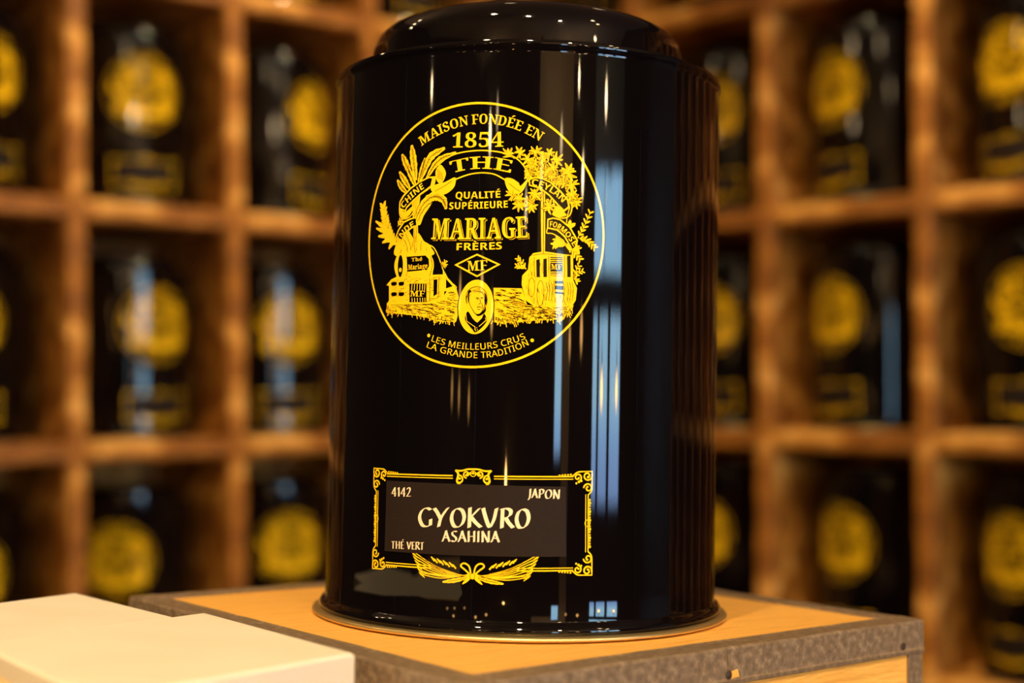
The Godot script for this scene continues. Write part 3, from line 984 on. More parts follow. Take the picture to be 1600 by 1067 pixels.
		for i in 4: stroke("K", smoothed(PackedVector2Array([Vector2(s * 3.0, -h - 2.9 + i * 0.5), Vector2(s * 12.0, -h - 1.9 + i * 0.9), Vector2(s * (19.0 + i * 2), -h + 1.2 + i * 1.2)]), false), 0.16)
	oval("G", [0.0, -h - 2.9], 1.1, 1.3, 0.0)
	oval_line("K", [0.0, -h - 2.9], 1.15, 1.4, 0.22)
	var turned := {}
	for k in ink:
		var q := PackedVector2Array()
		for v in ink[k]: q.append(c + v.rotated(tilt))
		turned[k] = q
	ink = turned


# cross-hatching inside an outline
func hatch(k: String, flat: Array, count: int, length: float, angle: float, width: float) -> void:
	var p := points(flat)
	var lo := p[0]
	var hi := p[0]
	for v in p:
		lo = lo.min(v)
		hi = hi.max(v)
	for i in count:
		var o := Vector2(rng.randf_range(lo.x, hi.x), rng.randf_range(lo.y, hi.y))
		var d := Vector2.from_angle(angle + rng.randf_range(-0.35, 0.35)) * length * rng.randf_range(0.5, 1.2) * 0.5
		if Geometry2D.is_point_in_polygon(o - d, p) and Geometry2D.is_point_in_polygon(o + d, p):
			stroke(k, PackedVector2Array([o - d, o, o + d]), width * rng.randf_range(0.6, 1.2))


# short grass along a ragged lower edge
func tufts(flat: Array, count: int) -> void:
	var p := smoothed(points(flat), false, 8)
	for i in count:
		var q := p[int(float(i) / count * (p.size() - 1))] + Vector2(rng.randf_range(-0.8, 0.8), rng.randf_range(-0.5, 0.6))
		stroke("G", PackedVector2Array([q + Vector2(0, 0.6), q + Vector2(rng.randf_range(-1.4, 1.4), rng.randf_range(-2.0, -0.4))]), 0.34)
		if i % 2 == 0: stroke("K", PackedVector2Array([q + Vector2(0.3, 0.3), q + Vector2(rng.randf_range(-0.9, 0.9), 1.7)]), 0.26)


# ---------------------------------------------------------------------------------------------
# the cubbies: two units of old planks that meet behind the tin
func shelving(first: Node3D) -> void:
	var near := Transform3D(Basis(Vector3(0.7737, 0.0303, -0.6329), Vector3(-0.0350, 0.9994, 0.0051), Vector3(0.6327, 0.0182, 0.7742)).orthonormalized(), Vector3(-0.6687, EYE + 0.3024, -2.0932))
	var far := Transform3D(Basis(Vector3(0.7583, 0.0068, 0.6519), Vector3(-0.0107, 0.9999, 0.0020), Vector3(-0.6518, -0.0085, 0.7583)).orthonormalized(), Vector3(-0.0086, EYE + 0.3207, -2.5664))
	unit(near, -3, 3, 0.3738, "old wooden cubby shelving on the cream cartons' side, worn front edges")
	unit(far, 0, 10, 0.3587, "old wooden cubby shelving on the bare chest corner's side, worn front edges")
	var rows := {1: "topmost", 0: "upper", -1: "middle", -2: "lower"}
	var cols := ["first", "second", "third", "fourth"]
	# how far each tin is turned in its cubby, in degrees, by row and by cubby from the corner
	var turns := [{1: [0, 8], 0: [0, 24, -10, 2], -1: [0, -9, 3, -14], -2: [0, -14, -36, -10]}, {1: [0, -6], 0: [0, 4, -22, -14], -1: [0, 2, -22, 6], -2: [0, -5, -17, -18]}]
	for side in 2:
		var base := near if side == 0 else far
		var h := 0.3738 if side == 0 else 0.3587
		for row in [1, 0, -1, -2]:
			for n in 4:
				if row == 1 and n > 1: continue
				var col := 2 - n if side == 0 else n
				var t: Node3D = first.duplicate()
				t.name = numbered("tea_tin")
				add_child(t)
				var at := Vector3((col + 0.5) * 0.271 + rng.randf_range(-0.005, 0.005), row * h + 0.0170, -0.130 + rng.randf_range(-0.01, 0.01))
				t.transform = base * Transform3D(Basis(Vector3.UP, deg_to_rad(turns[side][row][n])), at)
				tag(t, "black tea tin, %s row of the %s shelving, %s cubby from the corner" % [rows[row], "carton-side" if side == 0 else "bare-corner-side", cols[n]], "tea tin", "black tea tins in the wooden cubbies")


func unit(at: Transform3D, c0: int, c1: int, h: float, label: String) -> void:
	var o := thing("cubby_shelving", at)
	tag(o, label, "shelving")
	var pitch := 0.271
	var r0 := -3
	var r1 := 2
	var deep := 0.26
	for c in range(c0, c1 + 1):
		part("upright", plank((r1 - r0) * h + 0.04, 0.0325, deep, 100 + c, m.upright), null, o, Transform3D(Basis(Vector3(0, 1, 0), Vector3(-1, 0, 0), Vector3(0, 0, 1)), Vector3(c * pitch, r0 * h - 0.02, 0.0)))
	for r in range(r0, r1 + 1):
		for c in range(c0, c1):
			part("shelf_board", plank(pitch - 0.031, 0.0335, deep - 0.004, 300 + r * 20 + c + int(h * 1000), m.board), null, o, moved(Vector3(c * pitch + 0.0155, r * h, -0.002)))
	part("back_panel", slab(Vector3(c0 * pitch - 0.018, r0 * h - 0.02, -deep - 0.012), Vector3(c1 * pitch + 0.018, r1 * h + 0.02, -deep), 0.001), m.upright, o)


# ---------------------------------------------------------------------------------------------
# the engraving: plantain, tall tree, goods, ribbons, portrait and words inside a ring
func emblem() -> void:
	oval_line("G", [0.0, 182.1], 60.4, 60.4, 1.05)
	# words
	text("G", "MAISON FONDÉE EN", "serif_bold", [-27.28, 224.18, 2.05, 232.91, 29.61, 224.73], 4.50)
	text("G", "1854", "serif_bold", [-11.36, 222.45, 1.13, 222.09, 13.25, 222.19], 6.96)
	text("Z", "THÉ", "serif_bold", [-11.02, 210.43, 2.84, 212.18, 16.55, 210.15], 5.65)
	text("G", "QUALITÉ", "sans_bold", [-9.02, 198.68, 1.61, 198.54, 12.22, 198.87], 3.13)
	text("G", "SUPÉRIEURE", "sans_bold", [-12.09, 193.92, 2.08, 193.84, 15.74, 194.34], 3.19)
	text("G", "FRÈRES", "sans_bold", [-8.03, 175.02, 2.83, 175.01, 13.31, 175.35], 3.25)
	text("G", "LES MEILLEURS CRUS", "sans", [-19.85, 133.56, 2.76, 129.64, 24.85, 134.84], 2.84)
	text("G", "LA GRANDE TRADITION", "sans", [-22.32, 130.71, 3.58, 125.80, 26.35, 132.12], 2.84)
	dot("G", [-21.17, 136.07], 0.85)
	dot("G", [27.75, 134.17], 0.85)
	# big name with its drop line
	text("G", "MARIAGE", "serif_bold", [-20.13, 179.73, 3.64, 179.32, 25.65, 180.16], 9.71)
	text("K", "MARIAGE", "serif_bold", [-20.55, 180.04, 3.26, 179.61, 25.29, 180.44], 9.71)
	text("K", "MARIAGE", "serif_bold", [-20.65, 180.42, 3.18, 179.98, 25.21, 180.81], 9.71)
	text("K", "MARIAGE", "serif_bold", [-20.97, 179.99, 2.89, 179.54, 24.92, 180.36], 9.71)
	text("K", "MARIAGE", "serif_bold", [-20.47, 179.89, 3.34, 179.46, 25.36, 180.30], 9.71)
	text("T", "MARIAGE", "serif_bold", [-20.98, 180.36, 2.88, 179.91, 24.92, 180.73], 9.71)
	# title ribbon
	line("X", [-18.28, 214.51, -13.19, 217.94, -6.88, 219.87, 3.05, 220.57, 12.72, 219.40, 18.98, 216.91, 23.05, 212.71, 23.68, 209.78], 0.62, 1, 0)
	line("X", [-9.37, 207.55, -2.80, 209.61, 3.25, 210.26, 9.22, 209.52, 14.42, 206.78], 0.62, 1, 0)
	fill("X", [-18.97, 208.46, -19.37, 211.46, -18.42, 213.63, -16.79, 214.73, -15.11, 213.22, -14.00, 210.79, -14.59, 208.23, -16.18, 206.08, -17.84, 206.54], 1)
	line("Y", [-18.24, 212.88, -17.88, 208.40], 0.16, 1, 0)
	line("Y", [-17.64, 212.40, -17.30, 208.14], 0.16, 1, 0)
	line("Y", [-17.05, 211.92, -16.71, 207.89], 0.16, 1, 0)
	line("Y", [-16.47, 211.44, -16.13, 207.64], 0.16, 1, 0)
	line("Y", [-15.88, 210.96, -15.55, 207.38], 0.16, 1, 0)
	fill("X", [-21.57, 204.52, -17.83, 206.02, -14.55, 206.52, -9.39, 208.59, -9.17, 205.62, -10.46, 203.23, -13.62, 201.15, -17.70, 200.52, -20.67, 202.23], 1)
	line("Y", [-19.58, 202.55, -15.32, 204.41, -10.94, 206.95], 0.20, 1, 0)
	fill("X", [14.04, 207.37, 16.96, 207.66, 20.27, 205.71, 21.38, 204.26, 24.73, 207.90, 23.77, 204.66, 21.44, 200.97, 17.81, 200.50, 15.22, 202.97], 1)
	line("Y", [15.90, 205.32, 19.23, 202.78, 21.07, 201.70], 0.20, 1, 0)
	line("X", [23.68, 209.78, 24.73, 207.90, 25.68, 207.62], 0.50, 1, 0)
	fill("K2", [-17.88, 208.40, -16.78, 214.43, -11.58, 217.56, -6.09, 219.39, 3.06, 219.98, 12.36, 218.96, 18.25, 216.47, 22.33, 212.33, 22.85, 207.58, 20.25, 206.81, 14.40, 207.51, 9.21, 210.18, 3.24, 210.85, -2.81, 210.27, -9.38, 208.29, -14.16, 207.09], 1)
	# plantain tree
	big_leaf(2, [-32.78, 225.18, -31.66, 218.31, -29.84, 208.41], 3.62)
	big_leaf(1, [-38.53, 221.35, -35.85, 216.42, -31.40, 208.53], 3.19)
	big_leaf(2, [-39.88, 213.31, -36.60, 208.94, -33.15, 204.53], 2.90)
	big_leaf(1, [-41.08, 209.48, -38.27, 205.69, -34.99, 202.79], 2.61)
	big_leaf(2, [-14.75, 222.48, -22.34, 218.35, -27.32, 208.24], 3.62)
	big_leaf(1, [-9.09, 220.11, -18.07, 216.58, -24.25, 208.78], 2.90)
	big_leaf(2, [-35.85, 216.42, -32.86, 210.90, -29.94, 205.43], 2.90)
	big_leaf(1, [-24.93, 218.53, -26.54, 212.67, -28.60, 206.08], 2.90)
	fill("G", [-32.18, 203.34, -27.63, 203.02, -28.02, 194.09, -28.36, 186.65, -27.71, 175.44, -30.97, 175.59, -30.77, 185.28, -31.66, 194.31], 1)
	line("K", [-30.76, 201.74, -30.74, 194.25, -29.97, 179.27], 0.16, 1, 0)
	line("K", [-29.66, 201.66, -29.64, 194.18, -28.89, 179.22], 0.16, 1, 0)
	big_leaf(2, [-13.46, 194.12, -15.19, 198.63, -20.20, 200.20, -26.12, 196.21, -30.81, 186.78], 4.06)
	fill("G", [-29.51, 188.95, -28.27, 193.35, -23.58, 199.05, -20.18, 199.61, -21.79, 195.98, -25.13, 191.69, -27.22, 187.33], 1)
	# ribbons on the plantain side
	fill("X", [-39.65, 195.46, -39.46, 198.99, -37.37, 201.85, -33.16, 205.06, -27.75, 207.89, -22.55, 209.56, -18.74, 209.56, -19.65, 205.52, -22.83, 203.62, -26.70, 201.47, -31.13, 198.39, -34.79, 195.64, -35.41, 193.96], 0)
	fill("Y", [-38.87, 196.01, -38.66, 198.71, -36.67, 201.27, -32.68, 204.42, -27.47, 207.20, -22.53, 208.97, -21.07, 208.58, -21.85, 205.35, -23.54, 204.26, -27.34, 202.11, -31.79, 198.96, -35.28, 196.20, -35.82, 194.89], 0)
	text("Z", "CHINE", "sans_bold", [-36.80, 195.56, -31.18, 200.57, -25.19, 204.36], 2.90)
	line("X", [-39.35, 195.44, -38.87, 192.54, -36.57, 190.73, -33.25, 191.42, -30.99, 193.52, -30.42, 196.10], 0.55, 1, 0)
	fill("X", [-38.95, 195.11, -35.60, 193.97, -32.44, 195.86, -31.07, 196.14, -32.37, 193.23, -35.14, 191.16, -38.07, 192.11], 1)
	fill("X", [-41.96, 181.45, -39.87, 185.83, -36.73, 189.54, -32.31, 190.91, -29.03, 191.31, -28.19, 186.78, -31.71, 185.93, -35.12, 183.89, -37.21, 179.51], 0)
	fill("Y", [-41.15, 181.70, -39.16, 185.64, -36.22, 188.90, -32.10, 190.22, -29.73, 190.60, -29.01, 187.43, -32.01, 186.62, -35.71, 184.52, -37.73, 180.59], 0)
	text("Z", "INDE", "sans_bold", [-38.50, 180.11, -34.94, 184.17, -30.18, 186.89], 2.75)
	# fern and small plants
	sprig("G", [-50.36, 198.17, -47.81, 188.67, -40.66, 178.73], 13, 3.77)
	blade("G", [-55.65, 191.23, -48.13, 186.76, -40.88, 179.27], 2.32)
	blade("G", [-55.04, 187.73, -47.85, 185.03, -40.88, 179.27], 2.32)
	blade("G", [-53.33, 183.78, -47.08, 183.08, -40.88, 179.27], 2.32)
	blade("G", [-50.32, 180.50, -45.67, 181.47, -40.88, 179.27], 2.32)
	blade("G", [-45.80, 177.16, -43.51, 179.81, -40.88, 179.27], 2.32)
	sprig("G", [-36.61, 192.39, -38.78, 189.53, -40.31, 187.37], 4, 2.32)
	# mound, cask and chest on the plantain side
	fill("G", [-40.70, 173.47, -41.07, 179.13, -38.63, 184.25, -35.00, 186.28, -32.10, 183.11, -30.01, 180.76, -28.29, 183.66, -26.47, 182.08, -24.83, 179.78, -22.21, 178.33, -20.89, 176.65, -20.38, 172.93], 1)
	line("K", [-37.79, 182.69, -34.79, 178.77, -33.74, 174.98], 0.22, 1, 0)
	line("K", [-35.92, 184.83, -32.92, 179.42, -31.89, 175.63], 0.22, 1, 0)
	line("K", [-29.33, 182.22, -29.95, 178.52, -30.06, 175.55], 0.22, 1, 0)
	line("K", [-26.15, 179.83, -26.53, 177.62, -26.30, 175.38], 0.22, 1, 0)
	line("K", [-31.19, 183.81, -30.65, 180.80, -31.01, 177.08], 0.22, 1, 0)
	line("G", [-23.50, 178.38, -19.63, 176.60, -16.87, 172.08, -14.44, 166.12, -11.93, 161.66, -8.31, 158.67, -8.12, 157.50, -11.82, 156.67], 0.50, 1, 0)
	fill("G", [-14.62, 166.86, -11.95, 162.40, -8.39, 158.82, -8.20, 157.35, -13.41, 156.18, -14.29, 159.50], 0)
	fill("K", [-12.90, 161.97, -11.43, 160.48, -9.48, 158.54, -12.80, 157.56], 0)
	cluster(2, [-13.70, 168.90], 2.03)
	fill("G", [-41.88, 169.02, -40.68, 172.94, -38.33, 174.32, -22.96, 173.91, -20.19, 171.82, -19.28, 168.83, -19.70, 165.67, -21.82, 162.63, -38.01, 163.35, -40.64, 164.82], 1)
	oval("K", [-38.07, 168.75], 1.6, 5.2, 0.0)
	oval("T", [-38.02, 166.95], 0.9, 1.0, 0.0)
	line("K", [-34.64, 173.53, -33.56, 168.62, -34.36, 163.65], 0.20, 1, 0)
	line("K", [-21.05, 172.58, -20.10, 168.12, -21.34, 163.50], 0.25, 1, 0)
	fill("K", [-34.25, 172.91, -23.80, 173.05, -22.04, 171.36, -21.79, 168.17, -22.77, 166.35, -33.67, 165.86, -34.15, 169.39], 0)
	text("T", "Thé", "serif_bold", [-31.57, 170.62, -28.57, 170.64, -25.47, 170.67], 1.59)
	text("T", "Mariage", "serif_bold", [-33.32, 166.74, -28.03, 166.83, -22.44, 167.08], 2.32)
	fill("G", [-46.76, 160.22, -43.76, 162.71, -40.21, 163.90, -13.59, 164.04, -13.67, 153.61, -19.02, 150.91, -29.39, 150.54, -46.04, 151.36, -44.81, 152.97, -45.03, 159.76], 0)
	fill("K", [-43.40, 161.34, -40.33, 161.35, -40.49, 159.86, -43.14, 159.82], 1)
	fill("K", [-43.25, 156.45, -40.19, 156.47, -40.34, 154.98, -42.99, 154.93], 1)
	fill("K", [-38.73, 161.14, -35.82, 161.17, -35.97, 159.68, -38.49, 159.63], 1)
	fill("K", [-38.59, 156.26, -35.68, 156.31, -35.83, 154.82, -38.35, 154.76], 1)
	fill("K", [-32.40, 160.29, -22.95, 160.00, -22.74, 151.42, -32.16, 151.65], 0)
	line("T", [-30.92, 160.09, -31.02, 157.12], 0.36, 0, 0)
	line("T", [-30.75, 153.69, -30.60, 151.76], 0.36, 0, 0)
	line("T", [-29.46, 160.04, -29.57, 157.07], 0.36, 0, 0)
	line("T", [-29.29, 153.65, -29.15, 151.72], 0.36, 0, 0)
	line("T", [-27.94, 159.99, -28.04, 157.03], 0.36, 0, 0)
	line("T", [-27.77, 153.61, -27.63, 151.68], 0.36, 0, 0)
	line("T", [-26.43, 159.95, -26.53, 156.99], 0.36, 0, 0)
	line("T", [-26.26, 153.57, -26.13, 151.64], 0.36, 0, 0)
	line("T", [-25.03, 159.91, -25.13, 156.95], 0.36, 0, 0)
	line("T", [-24.86, 153.54, -24.73, 151.61], 0.36, 0, 0)
	line("T", [-23.81, 159.87, -23.91, 156.91], 0.36, 0, 0)
	line("T", [-23.65, 153.51, -23.52, 151.58], 0.36, 0, 0)
	text("T", "MF", "serif_bold", [-31.87, 154.32, -27.87, 154.21, -23.84, 154.10], 2.61)
	line("K", [-21.14, 162.61, -21.05, 151.68], 0.22, 0, 0)
	line("K", [-16.41, 163.22, -16.60, 153.66], 0.22, 0, 0)
	fill("K", [-19.27, 161.67, -17.29, 161.92, -17.29, 155.14, -19.09, 154.00], 0)
	line("G", [-19.26, 161.23, -17.36, 161.63], 0.30, 0, 0)
	line("G", [-19.24, 160.20, -17.34, 160.59], 0.30, 0, 0)
	line("G", [-19.21, 159.16, -17.31, 159.56], 0.30, 0, 0)
	line("G", [-19.19, 158.13, -17.29, 158.53], 0.30, 0, 0)
	line("G", [-19.16, 157.10, -17.27, 157.50], 0.30, 0, 0)
	line("G", [-19.14, 156.06, -17.24, 156.47], 0.30, 0, 0)
	line("G", [-19.11, 155.03, -17.22, 155.44], 0.30, 0, 0)
	line("K", [-43.90, 150.68, -31.21, 150.44, -19.00, 150.17], 0.20, 1, 0)
	# lozenge
	ring_poly("G", [1.89, 172.90, 12.06, 168.35, 2.09, 162.96, -8.12, 168.27], 0.75)
	text("G", "MF", "serif_bold", [-2.65, 165.48, 2.04, 165.59, 6.95, 165.87], 4.50)
	# ground under the goods
	fill("G", [-46.27, 151.90, -46.16, 148.66, -42.23, 146.87, -24.82, 144.96, -16.34, 142.49, -7.56, 142.21, -5.40, 149.87, -7.74, 157.78, -11.83, 157.11, -14.16, 153.62, -19.02, 151.13], 0)
	fill("G", [9.84, 157.72, 22.72, 157.56, 25.24, 150.06, 34.31, 149.53, 46.47, 150.62, 45.76, 148.41, 42.46, 145.40, 38.79, 143.84, 28.61, 143.16, 18.51, 141.98, 10.50, 142.03], 0)
	# crate and casks under the tall tree
	fill("G", [22.54, 159.44, 22.76, 163.44, 25.32, 166.18, 25.80, 171.71, 27.51, 173.64, 32.43, 174.63, 40.14, 173.71, 45.88, 173.34, 46.06, 162.11, 47.93, 158.32, 47.41, 152.84, 44.64, 148.37, 30.70, 147.99, 24.48, 152.22], 0)
	fill("K", [29.00, 170.68, 30.56, 171.02, 30.79, 162.87, 29.22, 162.84], 0)
	line("G", [29.01, 170.24, 30.66, 170.37], 0.28, 0, 0)
	line("G", [29.02, 169.42, 30.68, 169.54], 0.28, 0, 0)
	line("G", [29.04, 168.59, 30.69, 168.71], 0.28, 0, 0)
	line("G", [29.05, 167.76, 30.70, 167.88], 0.28, 0, 0)
	line("G", [29.07, 166.93, 30.72, 167.06], 0.28, 0, 0)
	line("G", [29.08, 166.10, 30.73, 166.23], 0.28, 0, 0)
	line("G", [29.09, 165.27, 30.75, 165.40], 0.28, 0, 0)
	line("G", [29.11, 164.45, 30.76, 164.57], 0.28, 0, 0)
	line("G", [29.12, 163.62, 30.77, 163.74], 0.28, 0, 0)
	fill("K", [32.13, 171.13, 33.70, 171.48, 33.93, 162.95, 32.36, 162.91], 0)
	line("G", [32.14, 170.57, 33.80, 170.70], 0.28, 0, 0)
	line("G", [32.15, 169.74, 33.81, 169.88], 0.28, 0, 0)
	line("G", [32.17, 168.91, 33.83, 169.05], 0.28, 0, 0)
	line("G", [32.18, 168.09, 33.84, 168.22], 0.28, 0, 0)
	line("G", [32.20, 167.26, 33.85, 167.39], 0.28, 0, 0)
	line("G", [32.21, 166.43, 33.87, 166.56], 0.28, 0, 0)
	line("G", [32.22, 165.60, 33.88, 165.73], 0.28, 0, 0)
	line("G", [32.24, 164.77, 33.90, 164.90], 0.28, 0, 0)
	line("G", [32.25, 163.94, 33.91, 164.07], 0.28, 0, 0)
	fill("K", [43.03, 172.79, 44.64, 173.16, 44.89, 163.30, 43.28, 163.25], 0)
	line("G", [43.05, 171.79, 44.75, 171.94], 0.28, 0, 0)
	line("G", [43.06, 170.96, 44.76, 171.11], 0.28, 0, 0)
	line("G", [43.08, 170.13, 44.77, 170.28], 0.28, 0, 0)
	line("G", [43.09, 169.30, 44.79, 169.45], 0.28, 0, 0)
	line("G", [43.10, 168.47, 44.80, 168.62], 0.28, 0, 0)
	line("G", [43.12, 167.64, 44.81, 167.79], 0.28, 0, 0)
	line("G", [43.13, 166.81, 44.83, 166.96], 0.28, 0, 0)
	line("G", [43.14, 165.98, 44.84, 166.13], 0.28, 0, 0)
	line("G", [43.16, 165.15, 44.85, 165.30], 0.28, 0, 0)
	fill("K", [35.35, 172.16, 40.91, 172.25, 41.05, 163.52, 35.50, 163.43], 0)
	line("T", [35.45, 171.46, 40.83, 171.64], 0.40, 0, 0)
	line("T", [35.47, 170.59, 40.84, 170.76], 0.40, 0, 0)
	line("T", [35.48, 169.72, 40.86, 169.89], 0.40, 0, 0)
	line("T", [35.55, 165.27, 40.93, 165.44], 0.40, 0, 0)
	line("T", [35.57, 164.48, 40.94, 164.65], 0.40, 0, 0)
	line("T", [35.58, 163.78, 40.95, 163.95], 0.40, 0, 0)
	text("T", "MF", "serif_bold", [35.80, 166.49, 38.17, 166.52, 40.73, 166.56], 2.46)
	line("K", [28.11, 172.06, 28.27, 162.90], 0.20, 0, 0)
	line("K", [34.64, 172.66, 34.89, 162.98], 0.20, 0, 0)
	line("K", [41.78, 172.81, 42.04, 162.85], 0.20, 0, 0)
	line("K", [25.49, 172.44, 32.44, 173.47, 40.36, 172.93], 0.20, 1, 0)
	oval_line("K", [31.09, 155.56], 1.57, 5.74, 0.2)
	oval_line("K", [27.05, 158.08], 1.40, 4.35, 0.2)
	line("K", [33.53, 160.63, 34.20, 157.38, 33.76, 152.14], 0.20, 1, 0)
	line("K", [34.62, 160.66, 35.29, 157.41, 34.85, 152.17], 0.20, 1, 0)
	line("K", [35.94, 160.70, 36.61, 157.45, 36.17, 152.21], 0.20, 1, 0)
	line("K", [43.23, 160.93, 43.90, 157.68, 43.45, 152.42], 0.20, 1, 0)
	line("K", [44.34, 160.97, 45.02, 157.72, 44.57, 152.46], 0.20, 1, 0)
	line("K", [45.46, 161.01, 46.14, 157.76, 45.69, 152.50], 0.20, 1, 0)
	line("K", [37.24, 161.82, 37.10, 156.59, 37.85, 151.38], 0.22, 1, 0)
	line("K", [41.34, 161.96, 42.05, 156.74, 41.42, 151.49], 0.22, 1, 0)
	fill("K", [37.55, 161.31, 41.08, 161.42, 41.46, 160.21, 37.57, 160.09], 0)
	fill("K", [37.59, 159.22, 41.56, 159.17, 41.60, 157.25, 37.62, 157.48], 0)
	fill("K", [37.72, 156.52, 41.70, 156.21, 41.72, 155.33, 37.82, 155.56], 0)
	sprig("G", [20.74, 171.05, 22.62, 169.23, 24.51, 166.53], 4, 2.03)
	sprig("G", [20.36, 167.78, 22.43, 167.48, 24.51, 166.32], 4, 2.03)
	sprig("G", [48.59, 168.57, 47.44, 166.66, 46.31, 163.88], 3, 2.03)
	sprig("G", [50.27, 166.24, 48.33, 165.17, 46.42, 163.23], 3, 2.03)
	sprig("G", [47.93, 161.54, 47.01, 162.49, 46.11, 162.56], 3, 2.03)
	# oval portrait
	oval("K", [1.71, 149.02], 8.75, 12.85, -0.05)
	oval("T", [1.71, 149.02], 8.3, 12.4, -0.05)
	fill("J", [-1.81, 147.00, -3.17, 144.90, -3.13, 142.98, -1.69, 141.07, 0.34, 138.78, 1.47, 137.45, 3.50, 138.41, 5.79, 140.71, 7.00, 142.63, 6.49, 144.91, 5.49, 146.05, 4.54, 144.90, 2.44, 142.22, 0.23, 144.13], 1)
	line("J", [-2.37, 150.45, -2.94, 152.94, -2.55, 155.43, -1.42, 156.95, 0.35, 157.90, 2.32, 158.20, 4.29, 157.70, 5.88, 156.36, 6.85, 154.07, 6.91, 151.02, 6.40, 149.49], 0.30, 1, 0)
	line("J", [-2.02, 153.32, -1.66, 155.04, -0.21, 156.07, 1.76, 156.29, 3.93, 155.90, 5.45, 154.45, 5.95, 152.54], 0.26, 1, 0)
	fill("J", [-2.29, 154.47, -2.00, 156.00, -1.14, 156.84, -0.61, 156.18, -1.38, 155.04, -1.63, 153.32, -1.42, 151.02, -1.99, 151.78], 1)
	fill("J", [5.58, 155.60, 6.50, 154.45, 6.82, 151.78, 6.31, 149.87, 6.04, 151.78, 5.93, 153.69], 1)
	line("J", [-0.82, 156.57, 0.76, 157.33, 2.53, 157.43, 4.50, 156.93], 0.20, 1, 0)
	line("J", [-0.21, 156.07, 1.16, 156.94, 3.13, 156.94, 4.92, 155.60], 0.16, 1, 0)
	line("J", [0.40, 155.60, 2.76, 155.90, 4.73, 155.14], 0.16, 1, 0)
	line("J", [-1.10, 155.04, -1.53, 152.55, -1.16, 150.25, 0.15, 147.95, 1.38, 146.04], 0.28, 1, 0)
	line("J", [5.79, 152.54, 5.99, 150.25, 5.26, 147.96, 3.93, 146.05, 2.17, 145.66, 1.17, 146.42], 0.32, 1, 0)
	fill("J", [1.78, 145.66, 3.93, 146.05, 5.65, 147.96, 6.32, 149.49, 6.44, 147.20, 4.92, 145.48, 2.98, 144.82], 1)
	line("J", [-2.50, 151.02, -2.81, 152.55, -2.44, 154.09], 0.40, 1, 0)
	line("J", [1.63, 152.92, 2.50, 153.15, 3.29, 152.84], 0.36, 1, 0)
	line("J", [3.79, 153.11, 4.45, 153.38, 5.16, 153.15], 0.36, 1, 0)
	line("J", [3.60, 152.73, 3.87, 151.39, 3.65, 150.44, 3.06, 150.32], 0.30, 1, 0)
	line("J", [2.31, 148.79, 3.29, 149.02, 4.27, 148.80], 0.34, 1, 0)
	line("J", [2.52, 147.95, 3.31, 147.76, 4.01, 148.03], 0.26, 1, 0)
	line("J", [4.34, 151.01, 4.84, 149.48, 4.64, 147.96], 0.30, 1, 0)
	dot("J", [2.51, 152.54], 0.3)
	dot("J", [4.46, 152.77], 0.3)
	fill("W", [-0.92, 146.04, 0.61, 145.20, 2.40, 144.32, 4.35, 144.83, 5.49, 146.05, 4.75, 143.95, 2.64, 141.84, 0.44, 143.75], 0)
	line("W", [-2.79, 145.66, -2.44, 142.60, 0.70, 140.50, 1.70, 139.93], 0.28, 0, 0)
	line("W", [6.31, 144.15, 6.72, 143.01, 3.46, 140.13], 0.28, 0, 0)
	line("W", [1.50, 139.93, 1.93, 138.03], 0.30, 0, 0)
	dot("W", [2.49, 139.55], 0.22)
	dot("W", [1.60, 138.79], 0.22)
	dot("W", [2.71, 138.60], 0.22)
	line("J", [0.61, 145.09, 2.01, 143.94, 2.64, 142.23], 0.24, 1, 0)
	line("J", [4.54, 144.71, 3.19, 143.75, 2.42, 142.99], 0.24, 1, 0)
	line("W", [-0.62, 156.76, 1.15, 157.44, 3.12, 157.13, 4.91, 155.98], 0.22, 1, 0)
	line("W", [-0.01, 156.18, 1.95, 156.94, 3.72, 156.55], 0.20, 1, 0)
	# tall tree
	fill("G", [30.61, 204.81, 32.36, 204.86, 32.75, 190.25, 32.89, 173.12, 31.29, 173.07, 30.71, 190.19], 0)
	line("K", [31.60, 201.91, 31.95, 190.23, 32.16, 173.46], 0.28, 1, 0)
	cluster(1, [15.66, 218.88], 3.33)
	cluster(2, [20.75, 219.42], 3.33)
	cluster(1, [28.02, 219.99], 3.33)
	cluster(2, [24.44, 216.25], 3.33)
	cluster(1, [34.24, 219.22], 3.33)
	cluster(2, [37.58, 216.78], 3.33)
	cluster(1, [30.64, 215.66], 3.33)
	cluster(2, [32.91, 210.74], 3.33)
	cluster(1, [28.15, 212.07], 3.33)
	cluster(2, [42.87, 211.15], 4.35)
	cluster(1, [36.99, 207.95], 3.33)
	cluster(2, [44.83, 205.37], 3.33)
	cluster(1, [41.46, 206.31], 3.33)
	cluster(2, [44.53, 200.95], 3.33)
	cluster(1, [46.99, 197.77], 3.33)
	cluster(2, [20.39, 198.76], 3.33)
	cluster(1, [24.92, 197.00], 3.33)
	cluster(2, [20.81, 195.48], 3.33)
	cluster(1, [17.83, 199.84], 3.33)
	cluster(2, [34.28, 195.05], 3.33)
	cluster(1, [27.99, 200.36], 3.33)
	cluster(2, [26.27, 194.84], 3.33)
	cluster(1, [24.56, 209.80], 3.33)
	cluster(2, [30.42, 207.37], 3.33)
	cluster(1, [45.31, 198.79], 3.33)
	fill("G", [23.77, 213.45, 28.08, 216.47, 33.22, 214.42, 36.96, 210.15, 41.43, 208.14, 42.23, 204.51, 37.04, 205.02, 31.14, 207.76, 26.75, 209.11], 1)
	cluster(2, [27.39, 214.25], 2.75)
	cluster(1, [31.79, 212.17], 2.75)
	cluster(2, [35.51, 209.00], 2.75)
	cluster(1, [38.49, 206.55], 2.75)
	cluster(2, [28.91, 210.62], 2.75)
	cluster(1, [41.04, 209.22], 2.75)
	cluster(2, [25.58, 213.48], 2.75)
